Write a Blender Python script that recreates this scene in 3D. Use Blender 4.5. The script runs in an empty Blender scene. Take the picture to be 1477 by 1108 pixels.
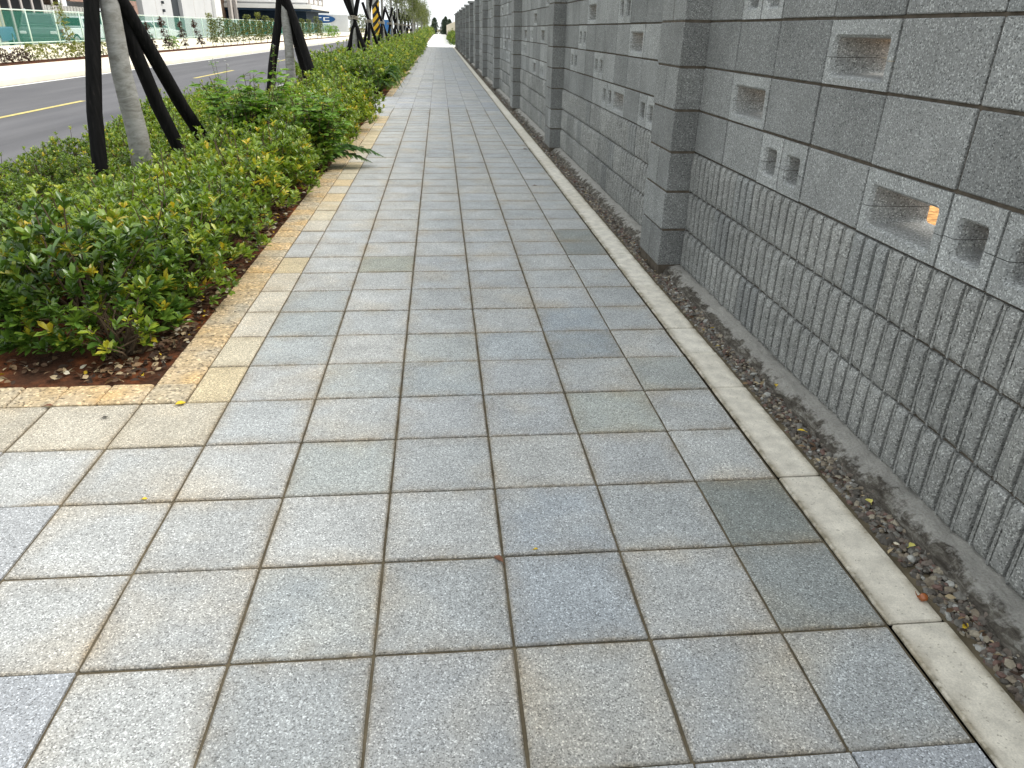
import bpy, bmesh, math, random
import numpy as np
from mathutils import Vector, Matrix, noise as mnoise
R = math.radians
random.seed(7); rng = np.random.default_rng(11)
scene = bpy.context.scene
col = scene.collection
PI = math.pi

# ------------------------------------------------------------------ camera
F_PX, PITCH, YAW, ROLL = 1039.39, 0.456633, 0.099253, 0.017959
CAM = Vector((-0.1287, -1.1395, 1.1942))
fw = Vector((math.sin(YAW)*math.cos(PITCH), math.cos(YAW)*math.cos(PITCH), -math.sin(PITCH)))
rt0 = Vector((math.cos(YAW), -math.sin(YAW), 0)); up0 = rt0.cross(fw)
rt = rt0*math.cos(ROLL) + up0*math.sin(ROLL); up = -rt0*math.sin(ROLL) + up0*math.cos(ROLL)
cam_data = bpy.data.cameras.new('camera'); cam_data.sensor_width = 36.0
cam_data.lens = F_PX/1477*36; cam_data.clip_start = 0.05; cam_data.clip_end = 3000
cam = bpy.data.objects.new('camera', cam_data); col.objects.link(cam)
cam.matrix_world = Matrix(((rt.x, up.x, -fw.x, CAM.x), (rt.y, up.y, -fw.y, CAM.y), (rt.z, up.z, -fw.z, CAM.z), (0, 0, 0, 1)))
scene.camera = cam

# ------------------------------------------------------------------ sky and sun (bright hazy day, sun behind the wall)
SUN_EL, SUN_AZ = R(50), R(84)          # azimuth clockwise from +Y
wd = bpy.data.worlds.new('World'); scene.world = wd; wd.use_nodes = True
nt = wd.node_tree; nt.nodes.clear()
o_ = nt.nodes.new('ShaderNodeOutputWorld'); bg = nt.nodes.new('ShaderNodeBackground')
sky = nt.nodes.new('ShaderNodeTexSky'); sky.sky_type = 'NISHITA'; sky.sun_disc = False
sky.sun_elevation = SUN_EL; sky.sun_rotation = SUN_AZ
sky.air_density = 1.0; sky.dust_density = 5.0; sky.ozone_density = 1.0
mixw = nt.nodes.new('ShaderNodeMixRGB'); mixw.inputs[0].default_value = 0.72
mixw.inputs[2].default_value = (8.25, 8.65, 8.75, 1)       # thin white cloud veil over the blue
nt.links.new(sky.outputs[0], mixw.inputs[1]); nt.links.new(mixw.outputs[0], bg.inputs[0])
bg.inputs[1].default_value = 0.125
nt.links.new(bg.outputs[0], o_.inputs[0])
sl = bpy.data.lights.new('sun', 'SUN'); sl.energy = 1.5; sl.angle = R(22); sl.color = (1.0, 0.965, 0.90)
so = bpy.data.objects.new('sun', sl); col.objects.link(so)
sdir = Vector((math.sin(SUN_AZ)*math.cos(SUN_EL), math.cos(SUN_AZ)*math.cos(SUN_EL), math.sin(SUN_EL)))
so.rotation_euler = sdir.to_track_quat('Z', 'Y').to_euler(); so.location = (30, 0, 30)
vs = scene.view_settings; vs.view_transform = 'Standard'; vs.look = 'None'; vs.gamma = 1; vs.use_curve_mapping = False
vs.exposure = 0.70

# ------------------------------------------------------------------ material helpers
class NT:
    def __init__(s, name, rough=0.85, spec=0.3):
        s.m = bpy.data.materials.new(name); s.m.use_nodes = True; s.t = s.m.node_tree; s.t.nodes.clear()
        s.out = s.n('ShaderNodeOutputMaterial'); s.b = s.n('ShaderNodeBsdfPrincipled')
        s.b.inputs['Roughness'].default_value = rough; s.b.inputs['Specular IOR Level'].default_value = spec
        s.l(s.b.outputs[0], s.out.inputs[0])
    def n(s, t, **k):
        x = s.t.nodes.new(t)
        for a, v in k.items(): setattr(x, a, v)
        return x
    def l(s, a, b): s.t.links.new(a, b)
    def put(s, sock, v):
        if hasattr(v, 'is_output'): s.l(v, sock)
        else: sock.default_value = v
    def pos(s): return s.n('ShaderNodeNewGeometry').outputs['Position']
    def obj(s): return s.n('ShaderNodeTexCoord').outputs['Object']
    def island(s): return s.n('ShaderNodeNewGeometry').outputs['Random Per Island']
    def orand(s): return s.n('ShaderNodeObjectInfo').outputs['Random']
    def ocol(s): return s.n('ShaderNodeObjectInfo').outputs['Color']
    def noise(s, vec, scale, detail=3, rough=0.55, dist=0.0):
        x = s.n('ShaderNodeTexNoise'); s.l(vec, x.inputs['Vector'])
        x.inputs['Scale'].default_value = scale; x.inputs['Detail'].default_value = detail
        x.inputs['Roughness'].default_value = rough; x.inputs['Distortion'].default_value = dist
        return x.outputs['Fac']
    def vor(s, vec, scale, feature='F1', out='Distance'):
        x = s.n('ShaderNodeTexVoronoi', feature=feature); s.l(vec, x.inputs['Vector']); x.inputs['Scale'].default_value = scale
        return x.outputs[out]
    def ramp(s, f, stops, interp='LINEAR'):
        x = s.n('ShaderNodeValToRGB'); x.color_ramp.interpolation = interp
        e = x.color_ramp.elements
        while len(e) < len(stops): e.new(0.5)
        for q, (p, c) in zip(e, stops):
            q.position = p; q.color = (c, c, c, 1) if isinstance(c, (int, float)) else (*c, 1)
        s.l(f, x.inputs[0]); return x.outputs[0]
    def mix(s, f, a, b, mode='MIX'):
        x = s.n('ShaderNodeMixRGB', blend_type=mode)
        for sock, v in zip(x.inputs, (f, a, b)):
            if isinstance(v, tuple) and len(v) == 3: v = (*v, 1)
            s.put(sock, v)
        return x.outputs[0]
    def math(s, op, a, b=0.0, c=0.0):
        x = s.n('ShaderNodeMath', operation=op)
        for sock, v in zip(x.inputs, (a, b, c)): s.put(sock, v)
        return x.outputs[0]
    def scale(s, vec, v):
        x = s.n('ShaderNodeMapping'); x.inputs['Scale'].default_value = v; s.l(vec, x.inputs[0]); return x.outputs[0]
    def bump(s, h, strength=0.5, dist=0.002):
        x = s.n('ShaderNodeBump'); x.inputs['Strength'].default_value = strength; x.inputs['Distance'].default_value = dist
        s.l(h, x.inputs['Height']); s.l(x.outputs[0], s.b.inputs['Normal'])
    def color(s, c): s.put(s.b.inputs['Base Color'], (*c, 1) if isinstance(c, tuple) and len(c) == 3 else c)

def simple(name, c, rough=0.7, spec=0.3, metal=0.0, var=0.12, nscale=4.0, bump=0.0):
    k = NT(name, rough, spec); p = k.pos()
    n = k.noise(p, nscale, 4)
    lo = tuple(x*(1-var) for x in c); hi = tuple(min(1, x*(1+var)) for x in c)
    k.color(k.ramp(n, [(0.3, lo), (0.7, hi)])); k.b.inputs['Metallic'].default_value = metal
    if bump: k.bump(k.noise(p, nscale*12, 3), bump, 0.004)
    return k.m

def grain_nodes(k, p, scale, lo, hi, jitter=True):
    """salt and pepper aggregate: returns a 0..2 multiplier"""
    v = k.n('ShaderNodeTexVoronoi', feature='F1'); k.l(p, v.inputs['Vector']); v.inputs['Scale'].default_value = scale
    sep = k.n('ShaderNodeSeparateColor'); k.l(v.outputs['Color'], sep.inputs[0])
    g = k.ramp(sep.outputs[0], [(0.0, lo), (0.18, 0.82), (0.5, 1.0), (0.82, 1.12), (1.0, hi)])
    return g, v.outputs['Distance'], sep.outputs[1]

def mat_tile(far=False):
    k = NT('exposed_aggregate_tile' + ('_field' if far else ''), 0.8, 0.35); p = k.pos()
    g, d, r2 = grain_nodes(k, p, 330, 0.34, 2.0)
    fine = k.ramp(k.noise(p, 420, 2), [(0.3, 0.8), (0.7, 1.2)])
    if far:
        base = k.ramp(k.island(), [(0.0, (0.30, 0.31, 0.30)), (0.25, (0.39, 0.385, 0.36)), (0.5, (0.35, 0.365, 0.385)), (0.75, (0.42, 0.41, 0.38)), (1.0, (0.36, 0.37, 0.38))])
    else:
        base = k.ocol()
    big = k.ramp(k.noise(p, 5.0, 4, 0.6), [(0.3, 0.86), (0.7, 1.12)])
    c = k.mix(1.0, base, big, 'MULTIPLY')
    # damp, rusty and mossy wash that gathers along the joints
    if not far:
        o = k.obj(); sx = k.n('ShaderNodeSeparateXYZ'); k.l(o, sx.inputs[0])
        e = k.math('MAXIMUM', k.math('MULTIPLY', k.math('ABSOLUTE', sx.outputs[0]), 6.67), k.math('MULTIPLY', k.math('ABSOLUTE', sx.outputs[1]), 6.67))
        em = k.ramp(e, [(0.55, 0.0), (0.9, 0.45), (1.0, 1.0)])
        sm = k.math('MULTIPLY', em, k.ramp(k.noise(p, 7.0, 5, 0.65), [(0.33, 0.0), (0.62, 1.0)]))
        c = k.mix(k.math('MULTIPLY', sm, 0.62), c, (0.29, 0.22, 0.125))
        rim = k.math('MULTIPLY', k.ramp(e, [(0.925, 0.0), (0.985, 1.0)]), k.ramp(k.noise(p, 26, 5, 0.7), [(0.3, 0.05), (0.62, 0.6)]))
        c = k.mix(rim, c, (0.15, 0.122, 0.078))
        blot = k.ramp(k.noise(p, 2.6, 3, 0.5), [(0.52, 0.0), (0.74, 0.55)])
        c = k.mix(blot, c, k.mix(1.0, c, (1.08, 0.92, 0.70), 'MULTIPLY'))
    c = k.mix(0.9, c, g, 'MULTIPLY'); c = k.mix(0.7, c, fine, 'MULTIPLY')
    dark = k.ramp(k.noise(p, 300, 2), [(0.57, 0.0), (0.66, 0.75)])
    c = k.mix(dark, c, (0.16, 0.155, 0.14))
    k.color(c); k.bump(k.math('ADD', k.math('MULTIPLY', d, -1.0), k.math('MULTIPLY', k.noise(p, 300, 2), 0.6)), 0.45, 0.0015)
    return k.m

def mat_rough_edging():
    k = NT('washed_pebble_edging', 0.8, 0.35); p = k.pos()
    g, d, r2 = grain_nodes(k, p, 120, 0.35, 1.75)
    base = k.mix(k.ramp(k.noise(p, 4, 3), [(0.35, 0), (0.7, 1)]), k.mix(k.orand(), (0.56, 0.38, 0.18), (0.45, 0.35, 0.21)), (0.44, 0.385, 0.29))
    c = k.mix(1.0, base, g, 'MULTIPLY')
    k.color(c); k.bump(k.math('MULTIPLY', d, -1.0), 0.8, 0.003); return k.m

def mat_kerb():
    k = NT('cream_cast_kerb', 0.85, 0.3); p = k.pos()
    base = k.mix(k.orand(), (0.67, 0.62, 0.52), (0.75, 0.705, 0.61))
    c = k.mix(1.0, base, k.ramp(k.noise(p, 18, 5, 0.6), [(0.3, 0.76), (0.7, 1.12)]), 'MULTIPLY')
    c = k.mix(0.5, c, k.ramp(k.noise(p, 300, 2), [(0.3, 0.75), (0.7, 1.2)]), 'MULTIPLY')
    sx = k.n('ShaderNodeSeparateXYZ'); k.l(k.obj(), sx.inputs[0])
    e = k.ramp(k.math('ABSOLUTE', sx.outputs[0]), [(0.035, 0.0), (0.066, 1.0)])
    st = k.math('MULTIPLY', e, k.ramp(k.noise(p, 7, 6, 0.72), [(0.36, 0.0), (0.6, 0.95)]))
    c = k.mix(st, c, (0.30, 0.25, 0.17))
    pits = k.ramp(k.noise(p, 120, 1), [(0.68, 0.0), (0.74, 0.6)])
    c = k.mix(pits, c, (0.25, 0.22, 0.17))
    moss = k.math('MULTIPLY', k.ramp(k.math('ABSOLUTE', sx.outputs[0]), [(0.05, 0.0), (0.0655, 1.0)]), k.ramp(k.noise(p, 30, 5, 0.7), [(0.4, 0.0), (0.6, 0.8)]))
    c = k.mix(moss, c, (0.12, 0.10, 0.06))
    k.color(c); k.bump(k.noise(p, 160, 4), 0.35, 0.002); return k.m

def mat_block(name, a, b, far=False, rough_face=False):
    k = NT(name, 0.9, 0.25); p = k.pos()
    g, d, r2 = grain_nodes(k, p, 280, 0.28, 2.15)
    rnd = k.island() if far else k.orand()
    base = k.mix(rnd, a, b)
    c = k.mix(1.0, base, k.ramp(k.noise(p, 3.2, 4, 0.6), [(0.3, 0.82), (0.7, 1.14)]), 'MULTIPLY')
    c = k.mix(0.85, c, g, 'MULTIPLY')
    streak = k.noise(k.scale(p, (1, 9, 1.2)), 2.5, 4)
    c = k.mix(k.ramp(streak, [(0.55, 0.0), (0.8, 0.35)]), c, k.mix(1.0, c, (0.75, 0.74, 0.70), 'MULTIPLY'))
    lime = k.math('MULTIPLY', k.ramp(k.noise(k.scale(p, (1, 1, .55)), 5.5, 6, 0.7), [(0.60, 0.0), (0.78, 0.22)]), 1.0)
    c = k.mix(lime, c, (0.40, 0.405, 0.395))
    damp = k.ramp(k.noise(k.scale(p, (1, 2.2, .35)), 3.5, 5, 0.65), [(0.58, 0.0), (0.80, 0.35)])
    c = k.mix(damp, c, k.mix(1.0, c, (0.62, 0.63, 0.58), 'MULTIPLY'))
    h = k.math('ADD', k.math('MULTIPLY', d, -1.0), k.noise(p, 260, 3))
    if rough_face:
        h = k.math('ADD', h, k.math('MULTIPLY', k.noise(p, 130, 5, 0.75), 1.6)); k.color(c); k.bump(h, 0.7, 0.003)
    else:
        k.color(c); k.bump(h, 0.55, 0.002)
    return k.m

def mat_leaf(name, stops, rough=0.38, trans=0.28, shift=0.18):
    k = NT(name, rough, 0.5)
    a = k.n('ShaderNodeAttribute', attribute_name='hue').outputs['Fac']
    f = k.math('ADD', a, k.math('MULTIPLY', k.math('SUBTRACT', k.orand(), 0.5), shift))
    c = k.ramp(f, stops)
    c = k.mix(1.0, c, k.ramp(k.noise(k.pos(), 60, 2), [(0.3, 0.8), (0.7, 1.2)]), 'MULTIPLY')
    k.color(c)
    tr = k.n('ShaderNodeBsdfTranslucent'); k.l(k.mix(1.0, c, (1.25, 1.25, 0.6), 'MULTIPLY'), tr.inputs[0])
    mx = k.n('ShaderNodeMixShader'); mx.inputs[0].default_value = trans
    k.l(k.b.outputs[0], mx.inputs[1]); k.l(tr.outputs[0], mx.inputs[2]); k.l(mx.outputs[0], k.out.inputs[0])
    return k.m

M = {}
M['tile'] = mat_tile(); M['tile_far'] = mat_tile(True); M['edging'] = mat_rough_edging(); M['kerb'] = mat_kerb()
M['block'] = mat_block('grey_concrete_block', (0.176, 0.18, 0.174), (0.268, 0.273, 0.264))
M['block_far'] = mat_block('grey_concrete_block_field', (0.17, 0.176, 0.172), (0.255, 0.263, 0.255), True)
M['pillar'] = mat_block('pillar_concrete_block', (0.18, 0.183, 0.176), (0.252, 0.257, 0.247))
M['vent'] = mat_block('pale_vent_block', (0.275, 0.282, 0.273), (0.335, 0.342, 0.332))
M['ribbed'] = mat_block('split_face_block', (0.235, 0.237, 0.224), (0.32, 0.32, 0.302), False, True)
M['ribbed_far'] = mat_block('split_face_block_field', (0.21, 0.212, 0.20), (0.28, 0.28, 0.262), True, True)
M['mortar'] = simple('brown_mortar', (0.10, 0.084, 0.066), 0.95, 0.1, var=0.3, nscale=25, bump=0.5)
M['joint'] = simple('joint_sand', (0.12, 0.098, 0.064), 0.95, 0.1, var=0.4, nscale=12, bump=0.5)

def mat_footing():
    k = NT('weathered_concrete_footing', 0.95, 0.15); p = k.pos()
    n = k.noise(k.scale(p, (6, 1.6, 6)), 9, 6, 0.7, 0.6)
    c = k.ramp(n, [(0.36, (0.06, 0.052, 0.042)), (0.52, (0.13, 0.115, 0.095)), (0.62, (0.24, 0.225, 0.19)), (0.74, (0.42, 0.41, 0.37))])
    sx = k.n('ShaderNodeSeparateXYZ'); k.l(p, sx.inputs[0])        # remains of the pale cement skin next to the blocks
    f = k.math('MULTIPLY', k.math('SUBTRACT', k.math('ADD', sx.outputs[0], k.math('MULTIPLY', k.math('SUBTRACT', k.noise(p, 14, 5, 0.7), 0.5), 0.2)), 1.088), 45.0)
    c = k.mix(k.math('MULTIPLY', k.math('MINIMUM', k.math('MAXIMUM', f, 0.0), 1.0), 0.75), c, k.mix(n, (0.42, 0.40, 0.36), (0.60, 0.58, 0.53)))
    c = k.mix(0.6, c, k.ramp(k.noise(p, 160, 3), [(0.3, 0.7), (0.7, 1.25)]), 'MULTIPLY')
    k.color(c); k.bump(k.noise(k.scale(p, (1, .5, 1)), 70, 8, 0.75), 1.0, 0.02); return k.m
M['footing'] = mat_footing()
def mat_pebble():
    k = NT('mixed_river_pebble', 0.7, 0.35); i = k.island(); p = k.pos()
    c = k.ramp(i, [(0.0, (0.085, 0.075, 0.062)), (0.2, (0.13, 0.105, 0.085)), (0.38, (0.16, 0.15, 0.13)), (0.58, (0.20, 0.165, 0.12)), (0.70, (0.14, 0.085, 0.068)), (0.80, (0.27, 0.235, 0.175)), (0.91, (0.33, 0.325, 0.295)), (0.96, (0.10, 0.085, 0.07))], 'CONSTANT')
    c = k.mix(1.0, c, k.ramp(k.noise(p, 90, 4), [(0.3, 0.7), (0.7, 1.25)]), 'MULTIPLY')
    k.color(c); k.bump(k.noise(p, 200, 3), 0.3, 0.002); return k.m
M['pebble'] = mat_pebble()
def mat_soil():
    k = NT('red_brown_soil', 0.95, 0.1); p = k.pos()
    c = k.ramp(k.noise(p, 3.2, 5, 0.65), [(0.32, (0.028, 0.019, 0.013)), (0.50, (0.075, 0.033, 0.018)), (0.66, (0.24, 0.075, 0.026))])
    c = k.mix(0.7, c, k.ramp(k.noise(p, 60, 4), [(0.3, 0.6), (0.7, 1.3)]), 'MULTIPLY')
    k.color(c); k.bump(k.noise(p, 40, 5, 0.7), 0.9, 0.01); return k.m
M['soil'] = mat_soil()
def mat_asphalt():
    k = NT('worn_asphalt', 0.85, 0.3); p = k.pos()
    c = k.ramp(k.noise(k.scale(p, (1, 0.12, 1)), 2.2, 5, 0.6), [(0.3, (0.098, 0.095, 0.099)), (0.7, (0.132, 0.128, 0.131))])
    c = k.mix(0.5, c, k.ramp(k.noise(p, 130, 2), [(0.3, 0.7), (0.7, 1.3)]), 'MULTIPLY')
    c = k.mix(1.0, c, k.ramp(k.noise(k.scale(p, (1, 0.02, 1)), 1.3, 2), [(0.35, 0.88), (0.65, 1.12)]), 'MULTIPLY')
    c = k.mix(k.ramp(k.noise(p, 0.9, 5, 0.65), [(0.58, 0.0), (0.72, 0.25)]), c, (0.16, 0.155, 0.15))
    k.color(c); k.bump(k.noise(p, 120, 2), 0.3, 0.004); return k.m
M['asphalt'] = mat_asphalt()
M['yard'] = simple('grey_yard_concrete', (0.34, 0.34, 0.31), 0.9, var=0.2, nscale=0.5)
M['yellow_paint'] = simple('yellow_road_paint', (0.58, 0.47, 0.16), 0.7, var=0.25, nscale=14)
M['white_paint'] = simple('white_road_paint', (0.80, 0.79, 0.74), 0.6, var=0.08, nscale=9)
M['pale_paving'] = simple('pale_cream_paving', (0.80, 0.725, 0.59), 0.85, var=0.10, nscale=1.5)
M['far_tile'] = simple('sun_whitened_cream_tile', (0.86, 0.84, 0.78), 0.85, var=0.06, nscale=1.2)  # cream tile lifted towards white, painting in sunlight beyond the wall
M['sand'] = simple('pale_sand', (0.86, 0.78, 0.60), 0.95, 0.1, var=0.10, nscale=0.8, bump=0.4)
M['ground'] = simple('dry_earth', (0.30, 0.25, 0.16), 0.95, 0.1, var=0.35, nscale=0.25)
M['orange_soil'] = simple('orange_earth', (0.52, 0.27, 0.10), 0.95, 0.1, var=0.6, nscale=26)
LEAF = [(0.0, (0.028, 0.062, 0.010)), (0.25, (0.085, 0.15, 0.02)), (0.55, (0.165, 0.262, 0.028)), (0.84, (0.30, 0.38, 0.04)), (0.93, (0.46, 0.46, 0.05)), (1.0, (0.60, 0.44, 0.04))]
M['leaf'] = mat_leaf('glossy_hedge_leaf', LEAF, 0.30, 0.3, 0.16)
M['leaf_dark'] = mat_leaf('dark_glossy_leaf', [(0.0, (0.026, 0.064, 0.010)), (0.5, (0.078, 0.155, 0.022)), (0.85, (0.17, 0.26, 0.036)), (0.95, (0.22, 0.27, 0.03)), (1.0, (0.45, 0.36, 0.03))], 0.30, 0.2, 0.05)
M['leaf_weed'] = mat_leaf('soft_weed_leaf', [(0.0, (0.07, 0.165, 0.022)), (0.5, (0.15, 0.29, 0.036)), (1.0, (0.25, 0.41, 0.055))], 0.55, 0.35, 0.1)
M['leaf_fern'] = mat_leaf('fern_leaf', [(0.0, (0.035, 0.095, 0.018)), (1.0, (0.095, 0.20, 0.035))], 0.5, 0.25, 0.05)
M['leaf_tree'] = mat_leaf('olive_tree_leaf', [(0.0, (0.065, 0.09, 0.024)), (0.5, (0.12, 0.15, 0.04)), (1.0, (0.20, 0.22, 0.065))], 0.5, 0.3, 0.15)
M['leaf_burgundy'] = mat_leaf('burgundy_leaf', [(0.0, (0.035, 0.018, 0.016)), (0.7, (0.07, 0.03, 0.025)), (1.0, (0.10, 0.08, 0.03))], 0.5, 0.15, 0.1)
M['leaf_yellow'] = mat_leaf('yellow_green_leaf', [(0.0, (0.10, 0.13, 0.02)), (1.0, (0.26, 0.27, 0.05))], 0.5, 0.3, 0.1)
M['leaf_far'] = mat_leaf('haze_lightened_leaf', [(0.0, (0.040, 0.068, 0.045)), (1.0, (0.085, 0.12, 0.075))], 0.6, 0.15, 0.1)  # greens lightened to put distance haze into the leaf colour
M['twig'] = simple('brown_twig', (0.10, 0.07, 0.042), 0.9, var=0.3, nscale=30)
def mat_bark():
    k = NT('pale_grey_bark', 0.9, 0.2); p = k.pos()
    n = k.noise(k.scale(p, (3, 3, 9)), 3.0, 6, 0.7, 0.8)
    c = k.ramp(n, [(0.3, (0.15, 0.14, 0.12)), (0.5, (0.27, 0.265, 0.245)), (0.7, (0.36, 0.355, 0.335))])
    c = k.mix(k.ramp(k.noise(p, 7, 4), [(0.55, 0.0), (0.75, 0.6)]), c, (0.17, 0.155, 0.12))
    k.color(c); k.bump(n, 0.3, 0.005); return k.m
M['bark'] = mat_bark()
def mat_stake():
    k = NT('tarred_black_timber', 0.85, 0.1); p = k.pos()
    n = k.noise(k.scale(p, (14, 14, 1.2)), 4, 5, 0.6)
    c = k.ramp(n, [(0.3, (0.004, 0.004, 0.004)), (0.62, (0.011, 0.0105, 0.0105)), (0.82, (0.05, 0.042, 0.036))])
    k.color(c); k.bump(n, 0.5, 0.005); return k.m
M['stake'] = mat_stake()
M['rope'] = simple('weathered_rope', (0.35, 0.31, 0.24), 0.95, var=0.3, nscale=60)
M['petal'] = simple('white_petal', (0.82, 0.81, 0.76), 0.6, var=0.05)
def mat_litter():
    k = NT('dry_leaf_litter', 0.8, 0.25); i = k.island()
    c = k.ramp(i, [(0.0, (0.045, 0.028, 0.018)), (0.35, (0.10, 0.06, 0.035)), (0.6, (0.20, 0.13, 0.07)), (0.78, (0.38, 0.30, 0.18)), (0.9, (0.55, 0.50, 0.38)), (0.96, (0.55, 0.38, 0.03))], 'CONSTANT')
    k.color(c); return k.m
M['litter'] = mat_litter()
M['leaf_fall_yellow'] = simple('fallen_yellow_leaf', (0.66, 0.46, 0.03), 0.6, var=0.2, nscale=90)
M['leaf_fall_pale'] = simple('fallen_pale_leaf', (0.58, 0.53, 0.14), 0.6, var=0.2, nscale=90)
M['leaf_fall_brown'] = simple('fallen_brown_leaf', (0.17, 0.075, 0.04), 0.7, var=0.3, nscale=90)
M['nut'] = simple('brown_nut', (0.26, 0.075, 0.018), 0.25, 0.6, var=0.4, nscale=60)
M['dark_bug'] = simple('dark_debris', (0.05, 0.045, 0.035), 0.8, var=0.3, nscale=80)
M['steel_pale'] = simple('pale_green_painted_steel', (0.55, 0.66, 0.58), 0.45, 0.4, var=0.05)
def mat_mesh():
    k = NT('green_wire_mesh', 0.6, 0.3); k.color((0.02, 0.19, 0.13))
    tr = k.n('ShaderNodeBsdfTransparent'); tr.inputs[0].default_value = (1, 1, 1, 1)
    mx = k.n('ShaderNodeMixShader'); mx.inputs[0].default_value = 0.25
    k.l(tr.outputs[0], mx.inputs[1]); k.l(k.b.outputs[0], mx.inputs[2]); k.l(mx.outputs[0], k.out.inputs[0]); return k.m
M['mesh'] = mat_mesh()
M['wall_grey'] = simple('grey_rendered_wall', (0.52, 0.52, 0.52), 0.8, var=0.05, nscale=0.6)
M['wall_white'] = simple('white_rendered_wall', (0.76, 0.75, 0.72), 0.8, var=0.05, nscale=0.6)
M['wall_cream'] = simple('cream_rendered_wall', (0.66, 0.58, 0.44), 0.85, var=0.08, nscale=0.7)
M['beige'] = simple('beige_panel', (0.58, 0.47, 0.32), 0.8, var=0.05, nscale=0.6)
M['column'] = simple('grey_pink_column', (0.48, 0.44, 0.41), 0.8, var=0.08, nscale=0.9)
M['shade_in'] = simple('painted_interior_shade', (0.012, 0.014, 0.016), 0.8, var=0.3, nscale=0.5)  # near-black colour paints in the shade inside the workshop
M['door_dark'] = simple('charcoal_door', (0.025, 0.03, 0.036), 0.5, var=0.1)
M['brown_wall'] = simple('brown_cladding', (0.12, 0.08, 0.055), 0.8, var=0.3, nscale=2)
M['green_paint'] = simple('dark_green_beam', (0.02, 0.11, 0.06), 0.6, var=0.1)
M['red_beam'] = simple('rust_red_beam', (0.30, 0.19, 0.15), 0.8, var=0.15, nscale=2)
M['navy'] = simple('navy_soffit', (0.012, 0.03, 0.06), 0.7, var=0.1)
M['car_white'] = simple('white_car_paint', (0.80, 0.82, 0.82), 0.25, 0.5, var=0.02)
M['car_dark'] = simple('dark_green_grey_car_paint', (0.07, 0.09, 0.09), 0.2, 0.6, var=0.05)
M['car_blue'] = simple('blue_vehicle_paint', (0.03, 0.13, 0.28), 0.35, 0.5, var=0.06)
M['glass'] = simple('dark_car_glass', (0.015, 0.022, 0.026), 0.1, 0.8, var=0.1)
M['rubber'] = simple('black_rubber', (0.015, 0.015, 0.015), 0.8, var=0.1)
M['rim'] = simple('grey_alloy', (0.45, 0.45, 0.46), 0.35, 0.5, metal=0.6, var=0.05)
M['lamp_red'] = simple('red_tail_lamp', (0.35, 0.02, 0.02), 0.2, 0.5, var=0.05)
M['lamp_clear'] = simple('clear_head_lamp', (0.75, 0.75, 0.72), 0.15, 0.6, var=0.05)
M['container'] = simple('pale_grey_container', (0.62, 0.64, 0.66), 0.6, var=0.06, nscale=0.8)
M['container_blue'] = simple('blue_container', (0.04, 0.15, 0.36), 0.6, var=0.08, nscale=0.8)
M['logo_blue'] = simple('blue_oval_sign', (0.012, 0.075, 0.22), 0.5, var=0.05)
M['logo_white'] = simple('white_sign_paint', (0.78, 0.80, 0.82), 0.5, var=0.03)
M['pole'] = simple('grey_concrete_pole', (0.38, 0.37, 0.35), 0.85, var=0.1, nscale=3)
M['stripe_yellow'] = simple('yellow_hazard_band', (0.72, 0.42, 0.02), 0.5, var=0.06)
M['stripe_black'] = simple('black_hazard_band', (0.012, 0.012, 0.012), 0.5, var=0.1)

# ------------------------------------------------------------------ geometry helpers
def tag(o, label=None, cat=None, group=None, kind=None):
    if label: o['label'] = label
    if cat: o['category'] = cat
    if group: o['group'] = group
    if kind: o['kind'] = kind
    return o
def mesh(name, V, Fc, mat=None, smooth=False, hue=None):
    me = bpy.data.meshes.new(name); me.from_pydata([tuple(v) for v in V], [], [tuple(f) for f in Fc])
    if mat: me.materials.append(mat)
    if smooth: me.polygons.foreach_set('use_smooth', [True]*len(me.polygons))
    if hue is not None:
        a = me.attributes.new('hue', 'FLOAT', 'POINT'); a.data.foreach_set('value', np.asarray(hue, dtype=np.float32))
    me.update(); return me
def link(name, me, parent=None, loc=(0, 0, 0), rot=(0, 0, 0)):
    o = bpy.data.objects.new(name, me); col.objects.link(o); o.location = loc; o.rotation_euler = rot
    if parent: o.parent = parent
    return o
def empty(name, loc=(0, 0, 0), rz=0):
    o = bpy.data.objects.new(name, None); col.objects.link(o); o.location = loc; o.rotation_euler = (0, 0, rz); o.empty_display_size = .1
    return o
BF = [(0, 3, 2, 1), (4, 5, 6, 7), (0, 1, 5, 4), (1, 2, 6, 5), (2, 3, 7, 6), (3, 0, 4, 7)]
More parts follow.
